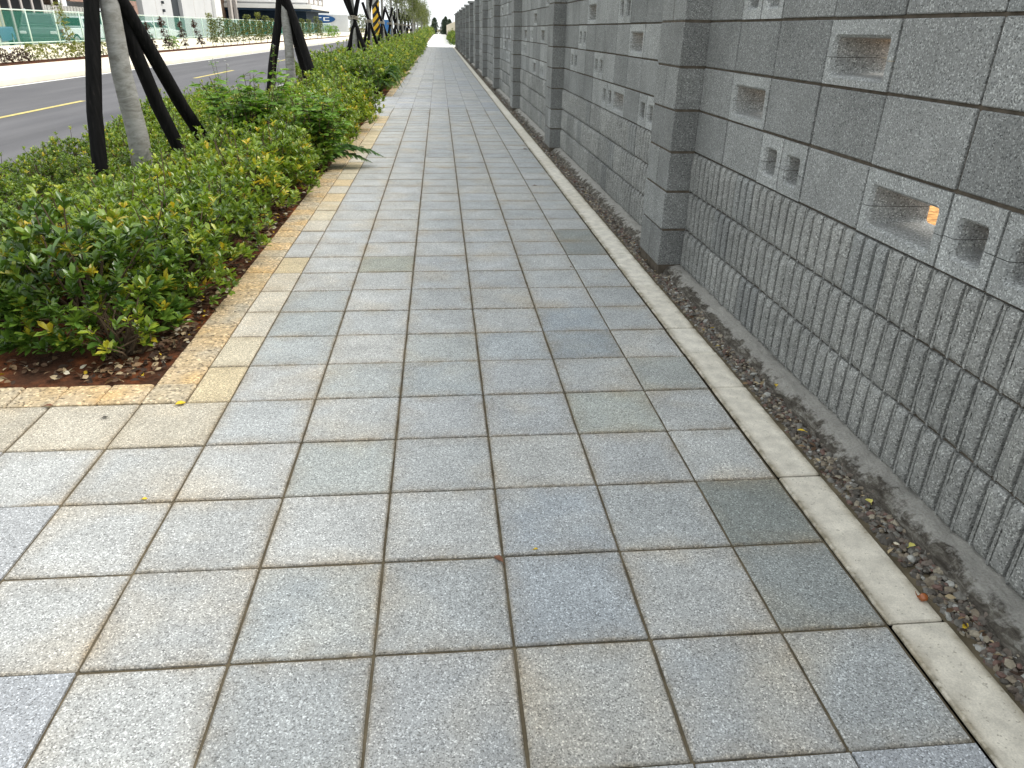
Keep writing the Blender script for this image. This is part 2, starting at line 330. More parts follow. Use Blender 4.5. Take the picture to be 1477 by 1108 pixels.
class MB:
    def __init__(s): s.V = []; s.F = []
    def add(s, V, Fc):
        n = len(s.V); s.V += [tuple(v) for v in V]; s.F += [tuple(i+n for i in f) for f in Fc]; return s
    def box(s, x0, x1, y0, y1, z0, z1):
        return s.add([(x0, y0, z0), (x1, y0, z0), (x1, y1, z0), (x0, y1, z0), (x0, y0, z1), (x1, y0, z1), (x1, y1, z1), (x0, y1, z1)], BF)
    def bbox(s, x0, x1, y0, y1, z0, z1, b):
        """box with chamfered vertical and top edges (bevel b)"""
        V = []; q = [(x0, y0), (x1, y0), (x1, y1), (x0, y1)]
        def ring(ins, cut, z):
            a0, a1, b0, b1 = x0+ins, x1-ins, y0+ins, y1-ins; c = cut
            return [(a0+c, b0, z), (a1-c, b0, z), (a1, b0+c, z), (a1, b1-c, z), (a1-c, b1, z), (a0+c, b1, z), (a0, b1-c, z), (a0, b0+c, z)]
        R_ = [ring(b, b*.6, z0), ring(0, b, z0+b), ring(0, b, z1-b), ring(b, b*.6, z1)]
        for r in R_: V += r
        Fc = [tuple(range(7, -1, -1)), tuple(range(24, 32))]
        for k in range(3):
            for i in range(8): Fc.append((k*8+i, k*8+(i+1) % 8, k*8+8+(i+1) % 8, k*8+8+i))
        return s.add(V, Fc)
    def tube(s, pts, rad, n=8, cap=True):
        pts = [Vector(p) for p in pts]; V = []; Fc = []
        for i, p in enumerate(pts):
            d = (pts[min(i+1, len(pts)-1)]-pts[max(i-1, 0)]).normalized()
            a = d.orthogonal().normalized() if i == 0 else (a-d*a.dot(d)).normalized()
            b = d.cross(a); r = rad[i] if isinstance(rad, (list, tuple)) else rad
            for k in range(n):
                t = 2*PI*k/n; V.append(p+a*(r*math.cos(t))+b*(r*math.sin(t)))
        for i in range(len(pts)-1):
            for k in range(n): Fc.append((i*n+k, i*n+(k+1) % n, (i+1)*n+(k+1) % n, (i+1)*n+k))
        if cap:
            Fc.append(tuple(range(n-1, -1, -1))); Fc.append(tuple((len(pts)-1)*n+k for k in range(n)))
        return s.add(V, Fc)
    def make(s, name, mat, parent=None, loc=(0, 0, 0), smooth=False, kind=None, rot=(0, 0, 0)):
        o = link(name, mesh(name, s.V, s.F, mat, smooth), parent, loc, rot)
        if kind: o['kind'] = kind
        return o
def sheet(name, x0, x1, y0, y1, z, mat, label=None, cat=None, kind='structure', ny=1):
    V = []; Fc = []
    for j in range(ny+1):
        y = y0+(y1-y0)*j/ny; V += [(x0, y, z), (x1, y, z)]
        if j: a = 2*j; Fc.append((a-2, a-1, a+1, a))
    o = link(name, mesh(name, V, Fc, mat)); return tag(o, label, cat, None, kind)
def in_view(x, y, z, mg=60):
    d = Vector((x, y, z))-CAM; w = d.dot(fw)
    if w < .2: return False
    u = 738.5+F_PX*d.dot(rt)/w; v = 554-F_PX*d.dot(up)/w
    return -mg < u < 1477+mg and -mg < v < 1108+mg
def dist(x, y, z): return (Vector((x, y, z))-CAM).length

# leaves -------------------------------------------------------------------
LT = np.array([(0, 0, 0), (-.28, .35, .06), (0, .38, -.02), (.28, .35, .06), (-.36, .68, .02), (0, .72, -.05), (.36, .68, .02), (0, 1.0, -.12)])
LTF = [(0, 2, 1), (0, 3, 2), (1, 2, 5, 4), (2, 3, 6, 5), (4, 5, 7), (5, 6, 7)]
LT4 = np.array([(0, 0, 0), (-.3, .5, .04), (.3, .5, .04), (0, 1, -.08)]); LT4F = [(0, 2, 3, 1)]
def leaves(pos, dirs, length, width, hue, simple_leaf=False, roll=None):
    """vectorised leaf blades: pos Nx3, dirs Nx3, length N, width N"""
    T, TF = (LT4, LT4F) if simple_leaf else (LT, LTF)
    n = len(pos); d = dirs/np.linalg.norm(dirs, axis=1, keepdims=True)
    upv = np.tile(np.array([0, 0, 1.0]), (n, 1)); s = np.cross(d, upv); sn = np.linalg.norm(s, axis=1, keepdims=True)
    s = np.where(sn < 1e-3, np.array([1.0, 0, 0]), s/np.maximum(sn, 1e-6)); w = np.cross(s, d)
    if roll is not None:
        c, q = np.cos(roll)[:, None], np.sin(roll)[:, None]; s, w = s*c+w*q, w*c-s*q
    L = length[:, None, None]; W = width[:, None, None]
    V = pos[:, None, :]+s[:, None, :]*T[None, :, 0:1]*W*1.4+d[:, None, :]*T[None, :, 1:2]*L+w[:, None, :]*T[None, :, 2:3]*L
    k = len(T); V = V.reshape(-1, 3)
    Fc = [tuple(i*k+a for a in f) for i in range(n) for f in TF]
    return V, Fc, np.repeat(hue, k)
def whorls(tips, axes, nl, length, spread, hue, wr=0.42, simple_leaf=False, drop=0.02):
    P, D, L, W, H = [], [], [], [], []
    for t, a, h in zip(tips, axes, hue):
        a = Vector(a).normalized(); b = a.orthogonal().normalized(); c = a.cross(b)
        n = max(3, int(nl+random.uniform(-2, 2))); ph = random.uniform(0, 6.28)
        for i in range(n):
            t2 = ph+i*2.4; el = spread*random.uniform(.55, 1.25)
            d = a*math.cos(el)+(b*math.cos(t2)+c*math.sin(t2))*math.sin(el)
            P.append(np.array(t)-np.array(a)*drop*random.random()*1.6); D.append(np.array(d))
            l = length*random.uniform(.6, 1.2); L.append(l); W.append(l*wr*random.uniform(.8, 1.15))
            H.append(min(.999, max(0, h+random.uniform(-.16, .16)+(.4 if random.random() < .012 else 0))))
    P, D, L, W, H = map(np.array, (P, D, L, W, H))
    return leaves(P, D, L, W, H, simple_leaf, rng.uniform(-.5, .5, len(P)))

# ------------------------------------------------------------------ ground, road, far side
sheet('ground', -900, 900, -60, 1500, -0.30, M['ground'], 'flat dry earth stretching to the horizon', 'ground')
sheet('road', -9.72, -3.62, -8, 330, -0.10, M['asphalt'], 'grey asphalt road with yellow dashed centre line', 'road', ny=40)
sheet('earth_behind_wall', 1.36, 14, -6, 57, -0.02, M['orange_soil'], 'orange bare earth behind the block wall', 'earth')
m = MB()
m.box(-3.62, -3.44, -8, 330, -.3, .03); m.make('road_kerb', M['yard'], kind='structure')
for k in range(-1, 12):
    y = 9.55+10.85*k
    o = sheet('centre_line_dash', -6.70, -6.59, y, y+4.1, -.096, M['yellow_paint'])
sheet('edge_line', -9.62, -9.48, -8, 330, -.096, M['white_paint'], 'white edge line along the far kerb', 'road marking')
m = MB(); m.box(-10.15, -9.72, -8, 330, -.3, .02); m.make('far_kerb', M['pale_paving'], kind='structure')
m = MB(); m.box(-12.75, -10.155, -8, 330, -.3, .012); m.make('far_pavement', M['pale_paving'], kind='structure')
m = MB(); m.box(-13.6, -12.755, -8, 330, -.3, .03); m.make('far_planting_bed', M['soil'], kind='structure')
# sand bank up to the fence, then the yard
V = []; Fc = []; xs = [-13.6, -14.6, -16.0, -17.3, -18.2, -19.2]; zs = [.03, .10, .22, .30, .22, -.12]
ys = list(np.linspace(-8, 330, 120))
for j, y in enumerate(ys):
    for x, z in zip(xs, zs): V.append((x, y, z+(.05*mnoise.noise((x*.8, y*.35, 0)) if -19 < x < -13.7 else 0)))
for j in range(len(ys)-1):
    for i in range(len(xs)-1): a = j*len(xs)+i; Fc.append((a, a+len(xs), a+len(xs)+1, a+1))
tag(link('sand_bank', mesh('sand_bank', V, Fc, M['sand'], True)), kind='structure')
sheet('yard', -80, -19.2, -8, 330, -.12, M['yard'], 'pale concrete yard behind the fence', 'yard')

# ------------------------------------------------------------------ footpath tiles
T = 0.3
pav = sheet('pavement', -3.44, 1.05, -6, 57.3, -0.0065, M['joint'], 'footpath of square grey aggregate tiles', 'pavement', ny=20)
def tile_mesh(name, w, l, mat, b=.0035):
    cs = [(-w/2, -l/2), (w/2, -l/2), (w/2, l/2), (-w/2, l/2)]; ring = []
    for i in range(4):
        (ax_, ay_), (bx_, by_) = cs[i], cs[(i+1) % 4]
        for t in (.012, .2, .45, .7, .988):
            j_ = 0 if t in (.012, .988) else random.uniform(-.0004, .0013); x = ax_+(bx_-ax_)*t; y = ay_+(by_-ay_)*t
            ring.append((x*(1-j_/(w/2) if i in (1, 3) else 1), y*(1-j_/(l/2) if i in (0, 2) else 1)))
    n = len(ring); V = [(x, y, -.013) for x, y in ring]+[(x, y, -b) for x, y in ring]+[(x*(1-b*2/w), y*(1-b*2/l), random.uniform(-.0006, 0)) for x, y in ring]
    Fc = [(k*n+i, k*n+(i+1) % n, (k+1)*n+(i+1) % n, (k+1)*n+i) for k in range(2) for i in range(n)]+[tuple(range(2*n, 3*n))]
    return mesh(name, V, Fc, mat)
J = .0048
tm_full = [tile_mesh('paving_tile', T-J-random.uniform(0, .002), T-J-random.uniform(0, .002), M['tile']) for _ in range(7)]
tm_cut = tile_mesh('paving_tile', .249-J, T-J, M['tile']); tm_half = tile_mesh('paving_tile', .15-J, T-J, M['tile'])
P1 = (1.2, 10.5); P2 = (13.95, 57.3)      # planter extents along the path
def in_planter(y): return P1[0]-.01 <= y < P1[1]-.01 or P2[0]-.01 <= y < P2[1]-.01
cells = []
for j in range(-12, 191):
    y = j*T
    for i in range(-11, 3):
        x = i*T
        if i == 2: cells.append((x, x+.249, y, 'cut', i, j)); continue
        if in_planter(y):
            if i < -4: continue
            if i == -4: cells.append((-1.05, -.9, y, 'half', i, j)); continue
        cells.append((x, x+T, y, 'full', i, j))
vis = sorted([c for c in cells if in_view((c[0]+c[1])/2, c[2]+T/2, 0, 40)], key=lambda c: dist((c[0]+c[1])/2, c[2]+T/2, 0))[:300]
visset = {(c[4], c[5], c[3]) for c in vis}
GREYS = [(.392, .402, .394), (.41, .415, .402), (.378, .39, .385), (.42, .424, .41), (.40, .408, .403), (.385, .396, .394), (.405, .405, .385)]
SPECIAL = {(2, 1): (0.237, 0.253, 0.236), (2, 0): (0.293, 0.309, 0.298), (0, 1): (0.346, 0.368, 0.382), (0, 0): (0.346, 0.368, 0.382), (1, 5): (0.311, 0.337, 0.348), (1, 6): (0.319, 0.348, 0.365),
           (0, 5): (0.369, 0.391, 0.396), (-1, 4): (0.358, 0.380, 0.378), (-3, 6): (0.337, 0.359, 0.355), (-3, 7): (0.354, 0.370, 0.362), (2, 10): (0.271, 0.284, 0.270), (2, 11): (0.251, 0.264, 0.247), (-2, 9): (0.322, 0.329, 0.281),
           (-3, 5): (0.366, 0.385, 0.380), (-2, 4): (0.373, 0.389, 0.378), (-2, 2): (0.362, 0.378, 0.361), (1, 3): (0.359, 0.376, 0.346), (-1, 5): (0.393, 0.409, 0.395), (-2, 0): (0.386, 0.406, 0.404), (2, 4): (0.350, 0.363, 0.343)}
q = MB()
for (x0, x1, y, kd, i, j) in cells:
    if (i, j, kd) in visset:
        me = {'cut': tm_cut, 'half': tm_half}.get(kd) or random.choice(tm_full)
        o = link('paving_tile', me, pav, ((x0+x1)/2, y+T/2, random.uniform(-.0015, .0012)), (random.uniform(-.004, .004), random.uniform(-.004, .004), random.uniform(-.004, .004)))
        c = SPECIAL.get((i, j)) or random.choice(GREYS)
        if kd == 'half':
            c = random.choice([(.55, .46, .30), (.53, .47, .35), (.52, .48, .40), (.56, .44, .27), (.54, .45, .29)]) if j not in (10, 11) else (.39, .39, .375)
        elif i <= -4 and j == 3: c = random.choice([(.46, .42, .34), (.48, .44, .36)])
        f_ = random.uniform(.95, 1.06); o.color = (c[0]*f_, c[1]*f_, c[2]*f_, 1)
    else: q.box(x0+J/2, x1-J/2, y+J/2, y+T-J/2, -.013, random.uniform(-.001, .001))
q.make('paving_field', M['tile_far'], pav, kind='stuff')
# pale footpath beyond the wall
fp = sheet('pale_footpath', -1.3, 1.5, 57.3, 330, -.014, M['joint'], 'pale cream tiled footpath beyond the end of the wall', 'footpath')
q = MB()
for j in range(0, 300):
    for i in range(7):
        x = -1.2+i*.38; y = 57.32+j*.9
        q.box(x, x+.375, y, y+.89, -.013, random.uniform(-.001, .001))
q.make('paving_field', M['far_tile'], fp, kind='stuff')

# kerb stones by the gravel
kerb = sheet('kerb', .852, .99, -6, 57.3, -0.0065, M['joint'], 'line of cream kerb stones along the gravel strip', 'kerb', ny=8)
ycuts = [-3.6, -3.0, -2.4, -1.8, -1.2, -.6, 0, .6, 1.2, 1.525, 1.8, 2.4, 3.0, 3.6]
while ycuts[-1] < 57: ycuts.append(ycuts[-1]+.6)
for a, b in zip(ycuts, ycuts[1:]):
    q = MB(); l = b-a-.006; q.bbox(-.0655, .0655, -l/2, l/2, -.0095, .003, .004)
    q.make('kerb_stone', M['kerb'], kerb, (.9205+random.uniform(-.0015, .0015), (a+b)/2, random.uniform(-.001, .002)), rot=(0, 0, random.uniform(-.004, .004)))

# planters: soil, washed pebble edging
def planter(y0, y1, label):
    V = []; Fc = []; nx, ny = 14, max(12, int((y1-y0)/.25))
    for j in range(ny+1):
        for i in range(nx+1):
            x = -3.44+(2.24)*i/nx; y = y0+.14+(y1-y0-.14)*j/ny
            d = min((-1.2-x), y-y0-.14, 1)
            V.append((x, y, -.003+.045*min(1, max(0, d)*2.5)+(.018*mnoise.noise((x*5, y*5, 1)) if d > .02 else 0)))
    for j in range(ny):
        for i in range(nx): a = j*(nx+1)+i; Fc.append((a, a+1, a+nx+2, a+nx+1))
    s = tag(link('planter_soil', mesh('planter_soil', V, Fc, M['soil'], True)), label, 'soil', None, 'structure')
    q = MB(); q.bbox(-.0725, .0725, -.0725, .0725, -.013, .004, .005); me = mesh('edging_stone', q.V, q.F, M['edging'])
    q = MB(); q.bbox(-.0725, .0725, -.2975, .2975, -.013, .004, .005); me2 = mesh('edging_stone', q.V, q.F, M['edging'])
    y = y0
    while y < y1-.01:
        big = y > 6
        st = .6 if big else .15
        st = min(st, max(.15, y1-y))
        o = link('edging_stone', me2 if big else me, s, (-1.125, y+st/2, random.uniform(-.001, .002)), (random.uniform(-.01, .01), random.uniform(-.01, .01), random.uniform(-.012, .012))); y += st
    x = -1.275
    while x > -3.4:
        link('edging_stone', me, s, (x, y0+.075, random.uniform(-.001, .003)), (random.uniform(-.01, .01), random.uniform(-.01, .01), random.uniform(-.012, .012))); x -= .15
    return s
s1 = planter(P1[0], P1[1], 'red brown soil of the first planter with pebble edging')
s2 = planter(P2[0], P2[1], 'red brown soil of the long planter beyond the paved gap')

# ------------------------------------------------------------------ gravel, footing
def ico(sub):
    bm = bmesh.new(); bmesh.ops.create_icosphere(bm, subdivisions=sub, radius=1); bm.verts.ensure_lookup_table()
    V = np.array([v.co[:] for v in bm.verts]); Fc = [tuple(v.index for v in f.verts) for f in bm.faces]; bm.free(); return V, Fc
I1, I2 = ico(1), ico(2)
def blobs(specs, base):
    BV, BFc = base; k = len(BV); Vs = []; Fc = []
    for n, (p, r, sq) in enumerate(specs):
        q = BV*(1+rng.uniform(-.26, .2, (k, 1)))*np.array([r*random.uniform(.7, 1.25), r*random.uniform(.7, 1.25), r*sq])
        a, b, c = rng.uniform(0, 6.28), rng.uniform(-.6, .6), rng.uniform(-.6, .6)
        Rm = np.array(Matrix.Rotation(a, 3, 'Z') @ Matrix.Rotation(b, 3, 'X') @ Matrix.Rotation(c, 3, 'Y'))
        Vs.append(q @ Rm.T+np.array(p)); Fc += [tuple(i+n*k for i in f) for f in BFc]
    return np.vstack(Vs), Fc
def gz(x): return -.014+max(0, x-1.0)*.25
S1 = []; S2 = []
for n in range(8200):
    y = -.8+random.random()**1.25*7.0; x = random.uniform(1.002, 1.09)
    if 1.03 < x and 2.58 < y < 3.03: continue
    r = random.choice([.0055, .007, .008, .009, .0105, .013])*random.uniform(.85, 1.2)
    S2.append(((max(x, .998+r), y, gz(x)+random.uniform(-.004, .007)), r, random.uniform(.5, .8)))
for n in range(4200):
    y = 6+random.random()**1.4*50; x = random.uniform(1.005, 1.10); r = random.uniform(.010, .017)
    S1.append(((x, y, gz(x)+random.uniform(-.003, .007)), r, random.uniform(.5, .8)))
Va, Fa = blobs([(p, r, s) for p, r, s in S2], I1); Vb, Fb = blobs(S1, (I1[0], I1[1]))
g = link('gravel', mesh('gravel', np.vstack([Va, Vb]), Fa+[tuple(i+len(Va) for i in f) for f in Fb], M['pebble'], False))
tag(g, 'loose brown and grey pebbles in the strip between kerb and wall', 'gravel', None, 'stuff')
V = [(0.99, -6, -.03), (1.2, -6, -.0), (1.2, 57.3, .0), (.99, 57.3, -.03)]
tag(link('gravel_bed', mesh('gravel_bed', [(x, y, z+.012) for x, y, z in V], [(0, 1, 2, 3)], M['joint'])), kind='structure')

# ------------------------------------------------------------------ the concrete block wall
WX, Z0, S = 1.16, .045, .2
NC = 10                                   # courses: three split-face, seven plain
wall = empty('block_wall', (WX+.09, 28, 0)); tag(wall, 'long grey concrete block wall with vent holes and ribbed base', 'wall')
WL = wall.location
def wpart(name, me, loc, rot=(0, 0, 0)):
    o = link(name, me, wall, Vector(loc)-WL, rot); return o
def block_me(name, L, mat, depth=.19, h=.2, gap=.007, b=.003):
    q = MB(); q.bbox(0, depth, -(L-gap)/2, (L-gap)/2, -(h-gap)/2, (h-gap)/2, b); return mesh(name, q.V, q.F, mat)
def vent_data(L, hw, hh, zc, depth=.19, h=.2, gap=.0095, rad=.014, seam=True):
    """block with a rounded rectangular hole right through it, cast as two halves with an open seam"""
    a, b = (L-gap)/2, (h-gap)/2; hp = []
    for cx, cz, t0 in ((hw/2-rad, hh/2-rad, 0), (-hw/2+rad, hh/2-rad, 90), (-hw/2+rad, -hh/2+rad, 180), (hw/2-rad, -hh/2+rad, 270)):
        for t in (0, 30, 60, 90): hp.append((cx+rad*math.cos(R(t0+t)), cz+rad*math.sin(R(t0+t))+zc))
    op = []
    for (y, z) in hp:
        k = max(abs(y)/a, abs(z)/b); op.append((y/k, z/k))
    op2 = []                                  # snap the nearest outline point of each corner to the corner
    for (y, z) in op: op2.append((y, z))
    for sx, sz in ((1, 1), (-1, 1), (-1, -1), (1, -1)):
        i = min(range(16), key=lambda i: (op2[i][0]-sx*a)**2+(op2[i][1]-sz*b)**2); op2[i] = (sx*a, sz*b)
    q = MB(); n = 16; e = .006
    V = [(0, y, z) for y, z in op2]+[(0, y*(1+.008/(hw/2)), zc+(z-zc)*(1+.008/(hh/2))) for y, z in hp]+[(.012, y, z) for y, z in hp]+[(depth-.03, y*.93, zc+(z-zc)*.9) for y, z in hp]+[(depth, y*.93, zc+(z-zc)*.9) for y, z in hp]+[(depth, y, z) for y, z in op2]
    Fc = []
    for k in range(5):
        for i in range(n): Fc.append((k*n+i, k*n+(i+1) % n, (k+1)*n+(i+1) % n, (k+1)*n+i))
    for i in range(n): Fc.append((5*n+i, 5*n+(i+1) % n, (i+1) % n, i))
    return V, Fc
def vent_me(name, L, hw, hh, zc, mat):
    V, Fc = vent_data(L, hw, hh, zc)
    bm = bmesh.new(); me0 = mesh('tmp', V, Fc); bm.from_mesh(me0)
    out = bmesh.new()
    for sgn in (1, -1):                       # open 2 mm seam at mid height
        b2 = bm.copy(); geom = list(b2.verts)+list(b2.edges)+list(b2.faces)
        bmesh.ops.bisect_plane(b2, geom=geom, plane_co=(0, 0, zc-.004+sgn*.0008), plane_no=(0, 0, -sgn), clear_outer=True)
        t = bpy.data.meshes.new('t'); b2.to_mesh(t); out.from_mesh(t); b2.free(); bpy.data.meshes.remove(t)
    bmesh.ops.recalc_face_normals(out, faces=out.faces)
    me = bpy.data.meshes.new(name); out.to_mesh(me); me.materials.append(mat); out.free(); bm.free(); bpy.data.meshes.remove(me0); return me
def ribbed_data(L, rough, seed, nz=16, nw=5, h=.2, gap=.008):
    """six vertical ribs; rough[i] True = split face, False = smooth cast rib"""
    q = MB(); pitch = L/6; zb = h/2-gap/2; D = .026
    q.box(D, .19, -(L-gap)/2, (L-gap)/2, -zb, zb)
    for i in range(6):
        yc = -L/2+pitch*(i+.44); w = pitch*.66; V = []; Fc = []
        y0 = yc+w/2                                 # two thin fluted ridges stand in the groove
        q.box(.009, D+.001, y0+pitch*.03, y0+pitch*.10, -zb, zb); q.box(.013, D+.001, y0+pitch*.16, y0+pitch*.23, -zb, zb)
        lean = .004*mnoise.noise((seed*3.3, i*2.7, 0)) if rough[i] else 0
        for a in range(nz+1):
            z = -zb+2*zb*a/nz; e = min(a, nz-a)
            for b in range(nw+1):
                y = yc-w/2+w*b/nw; cx = (.013, .004, .001)[e] if e < 3 else 0
                if b in (0, nw): cx = max(cx, .007)
                if rough[i]:
                    cx += .0034*(mnoise.noise((y*60+seed*7.3, z*42+seed, i*3.1))+.8*mnoise.noise((y*130, z*120+seed*5, i)))+.003+lean*(a/nz-.5)*2
                    y += .0006*mnoise.noise((i*9+.5, z*45, seed+b*2.1))
                V.append((max(-.012, min(cx, D-.004)), y, z))
        k = nw+1
        for a in range(nz):
            for b in range(nw): Fc.append((a*k+b, (a+1)*k+b, (a+1)*k+b+1, a*k+b+1))
        n0 = len(V)
        for a in range(nz+1): V += [(D+.001, V[a*k][1]-.001, V[a*k][2]), (D+.001, V[a*k+nw][1]+.001, V[a*k+nw][2])]
        for a in range(nz):
            Fc.append((n0+2*a, n0+2*a+2, (a+1)*k, a*k)); Fc.append((a*k+nw, (a+1)*k+nw, n0+2*a+3, n0+2*a+1))
        Fc.append(tuple([n0]+list(range(0, k))+[n0+1])); Fc.append(tuple([n0+2*nz+1]+[nz*k+b for b in range(nw, -1, -1)]+[n0+2*nz]))
        q.add(V, Fc)
    return q.V, q.F
def ribbed_me(name, L, rough, seed, mat, **k):
    V, Fc = ribbed_data(L, rough, seed, **k); me = mesh(name, V, Fc, mat)
    if not all(rough):
        me.materials.append(M['pillar']); p = L/6
        for f in me.polygons:
            if not rough[min(5, max(0, int((f.center.y+L/2)/p)))]: f.material_index = 1
    return me
RK = {}
def ribbed_variants(L, mat):
    key = round(L, 4)
    if key not in RK:
        A = [True]*6
        RK[key] = [ribbed_me('ribbed_block', L, A, 1+i*1.7, mat) for i in range(9)]+[ribbed_me('ribbed_block', L, [True]*3+[False]*3, 25, mat), ribbed_me('ribbed_block', L, [False]*3+[True]*3, 26, mat)]
    return RK[key]
PY = [2.6+4.36*k for k in range(13)]      # near face of each pillar
panels = []                                # (y_far_to_near cells)
panels.append([(2.6-.4*(n+1), 2.6-.4*n) for n in range(13)])
for k in range(12):
    a = PY[k]+.4; L = 3.96/10; panels.append([(a+L*n, a+L*(n+1)) for n in range(10)])
LAY = {0: {3: {2: 'S', 4: 'B', 5: 'S'}, 4: {1: 'B'}, 5: {3: 'B'}, 6: {1: 'S', 4: 'P'}, 7: {2: 'B', 4: 'S'}, 8: {0: 'S', 3: 'B'}, 9: {2: 'S'}},
       1: {3: {1: 'S', 3: 'B', 4: 'S'}, 4: {0: 'B', 5: 'S', 8: 'S'}, 5: {2: 'B', 7: 'S'}, 6: {0: 'S', 3: 'S', 6: 'B'}, 7: {1: 'B', 5: 'S'}, 8: {3: 'S', 7: 'B'}, 9: {5: 'B'}}}
plain_cells, vent_cells, rib_cells = [], [], []
mort = MB()
for pi, cl in enumerate(panels):
    ly = LAY.get(pi)
    for c in range(NC):
        zc = Z0+S*(c+.5)
        for n, (a, b) in enumerate(cl):
            L = b-a; yc = (a+b)/2
            if c < 3:
                rib_cells.append((yc, zc, L)); mort.box(WX+.014, WX+.185, a-.001 if n == 0 else a, b, zc-.1, zc-.094); mort.box(WX+.014, WX+.185, a, b, zc+.094, zc+.1); mort.box(WX+.024, WX+.18, a, b, zc-.094, zc+.094); continue
            t = ly.get(c, {}).get(n, 'P') if ly and c in ly else None
            if t is None:
                r_ = random.random(); t = 'B' if r_ < .10 else 'S' if r_ < .24 else 'P'
            if t == 'P':
                plain_cells.append((yc, zc, L)); mort.box(WX+.009, WX+.185, a, b, zc-.1, zc+.1)
            else:
                vent_cells.append((yc, zc, L, t))
                for (p, q_) in ([(a, b)] if t == 'B' else [(a, yc), (yc, b)]):
                    mort.box(WX+.009, WX+.185, p, p+.012, zc-.1, zc+.1); mort.box(WX+.009, WX+.185, q_-.012, q_, zc-.1, zc+.1)
                    mort.box(WX+.009, WX+.185, p+.012, q_-.012, zc-.1, zc-.088); mort.box(WX+.009, WX+.185, p+.012, q_-.012, zc+.088, zc+.1)
mort.make('mortar', M['mortar'], wall, -WL)
# plain blocks
plain_cells.sort(key=lambda c: (not in_view(WX, c[0], c[1]), dist(WX, c[0], c[1])))
BMc = {}
far = MB()
for n, (yc, zc, L) in enumerate(plain_cells):
    if n < 300:
        k = round(L, 3)
        if k not in BMc: BMc[k] = [block_me('block', L, M['block'], gap=g_) for g_ in (.008, .0095, .011)]
        wpart('block', random.choice(BMc[k]), (WX+random.uniform(-.0015, .0015), yc, zc), (0, random.uniform(-.003, .003), random.uniform(-.003, .003)))
    else: far.box(WX+random.uniform(-.001, .001), WX+.19, yc-L/2+.005, yc+L/2-.005, zc-.095, zc+.095)
far.make('block_field', M['block_far'], wall, -WL, kind='stuff')
# vent blocks
vm_big = {}; vm_small = {}
for yc, zc, L, t in vent_cells:
    k = round(L, 3)
    if t == 'B':
        if k not in vm_big: vm_big[k] = vent_me('vent_block', L, .312, .112, -.010, M['vent'])
        wpart('vent_block', vm_big[k], (WX+random.uniform(-.001, .001), yc, zc))
    else:
        if k not in vm_small: vm_small[k] = vent_me('half_vent_block', L/2, .100, .094, -.006, M['vent'])
        for s_ in (-1, 1): wpart('half_vent_block', vm_small[k], (WX+random.uniform(-.001, .001), yc+s_*L/4, zc))
# ribbed blocks
rib_cells.sort(key=lambda c: (not in_view(WX, c[0], c[1]), dist(WX, c[0], c[1])))
far = MB()
for n, (yc, zc, L) in enumerate(rib_cells):
    if n < 300:
        vv = ribbed_variants(L, M['ribbed']); me = random.choices(vv, [2]*9+[2.6, 2.6])[0]
        wpart('ribbed_block', me, (WX-.010+random.uniform(-.003, .003), yc, zc))
    else:
        V, Fc = ribbed_data(L, [False]*6, 3, nz=6, nw=2); far.add([(x+WX-.006, y+yc, z+zc) for x, y, z in V], Fc)
far.make('ribbed_block_field', M['ribbed_far'], wall, -WL, kind='stuff')
# pillars
pb_full = [block_me('pillar_block', .4, M['pillar'], depth=.40, gap=g_) for g_ in (.007, .009)]
pb_half = block_me('pillar_block', .2, M['pillar'], depth=.40, gap=.010)
q = MB()
for k, y in enumerate(PY):
    for c in range(NC):
        zc = Z0+S*(c+.5)
        dx = random.uniform(-.003, .003)
        if (c+k) % 2 == 1: wpart('pillar_block', random.choice(pb_full), (1.035+dx, y+.2, zc))
        else:
            for s_ in (-1, 1): wpart('pillar_block', pb_half, (1.035+dx, y+.2+s_*.1, zc))
    q.box(1.041, 1.43, y+.006, y+.394, Z0-.05, Z0+S*NC)
q.make('pillar_mortar', M['mortar'], wall, -WL)
q = MB(); q.bbox(-.06, .46, -.26, .26, 0, .075, .006); cap = mesh('pillar_cap', q.V, q.F, M['pillar'])
for y in PY: wpart('pillar_cap', cap, (1.035, y+.2, Z0+S*NC+.004))
# footing: lumpy trowelled concrete spilling out from under the wall
V = []; Fc = []; ysf = np.concatenate([np.arange(-1.2, 7.2, .018), np.arange(7.2, 57.4, .12)]); prof = [0, .12, .28, .5, .75, 1.0, 1.35]
for y in ysf:
    e = 1.058+.014*mnoise.noise((0, y*2.1, 3))+.013*mnoise.noise((4, y*9, 1))+.006*mnoise.noise((4, y*30, 1)); w = WX-e
    hz = .042+.008*mnoise.noise((9, y*1.7, 2))
    for i, t in enumerate(prof):
        x = e+w*t; z = (-.02, .016, .032, .041, .046, .049, .049)[i]+(hz-.042)*min(1, t*2)+(.013*mnoise.noise((x*40, y*14, 5))+.010*mnoise.noise((x*80, y*45, 2)))*(1 if 0 < t < 1.01 else 0)
        V.append((x, y, min(z, .060)))
k = len(prof)
for j in range(len(ysf)-1):
    for i in range(k-1): a = j*k+i; Fc.append((a, a+1, a+k+1, a+k))
o = link('footing', mesh('footing', V, Fc, M['footing'], True), wall, -WL)

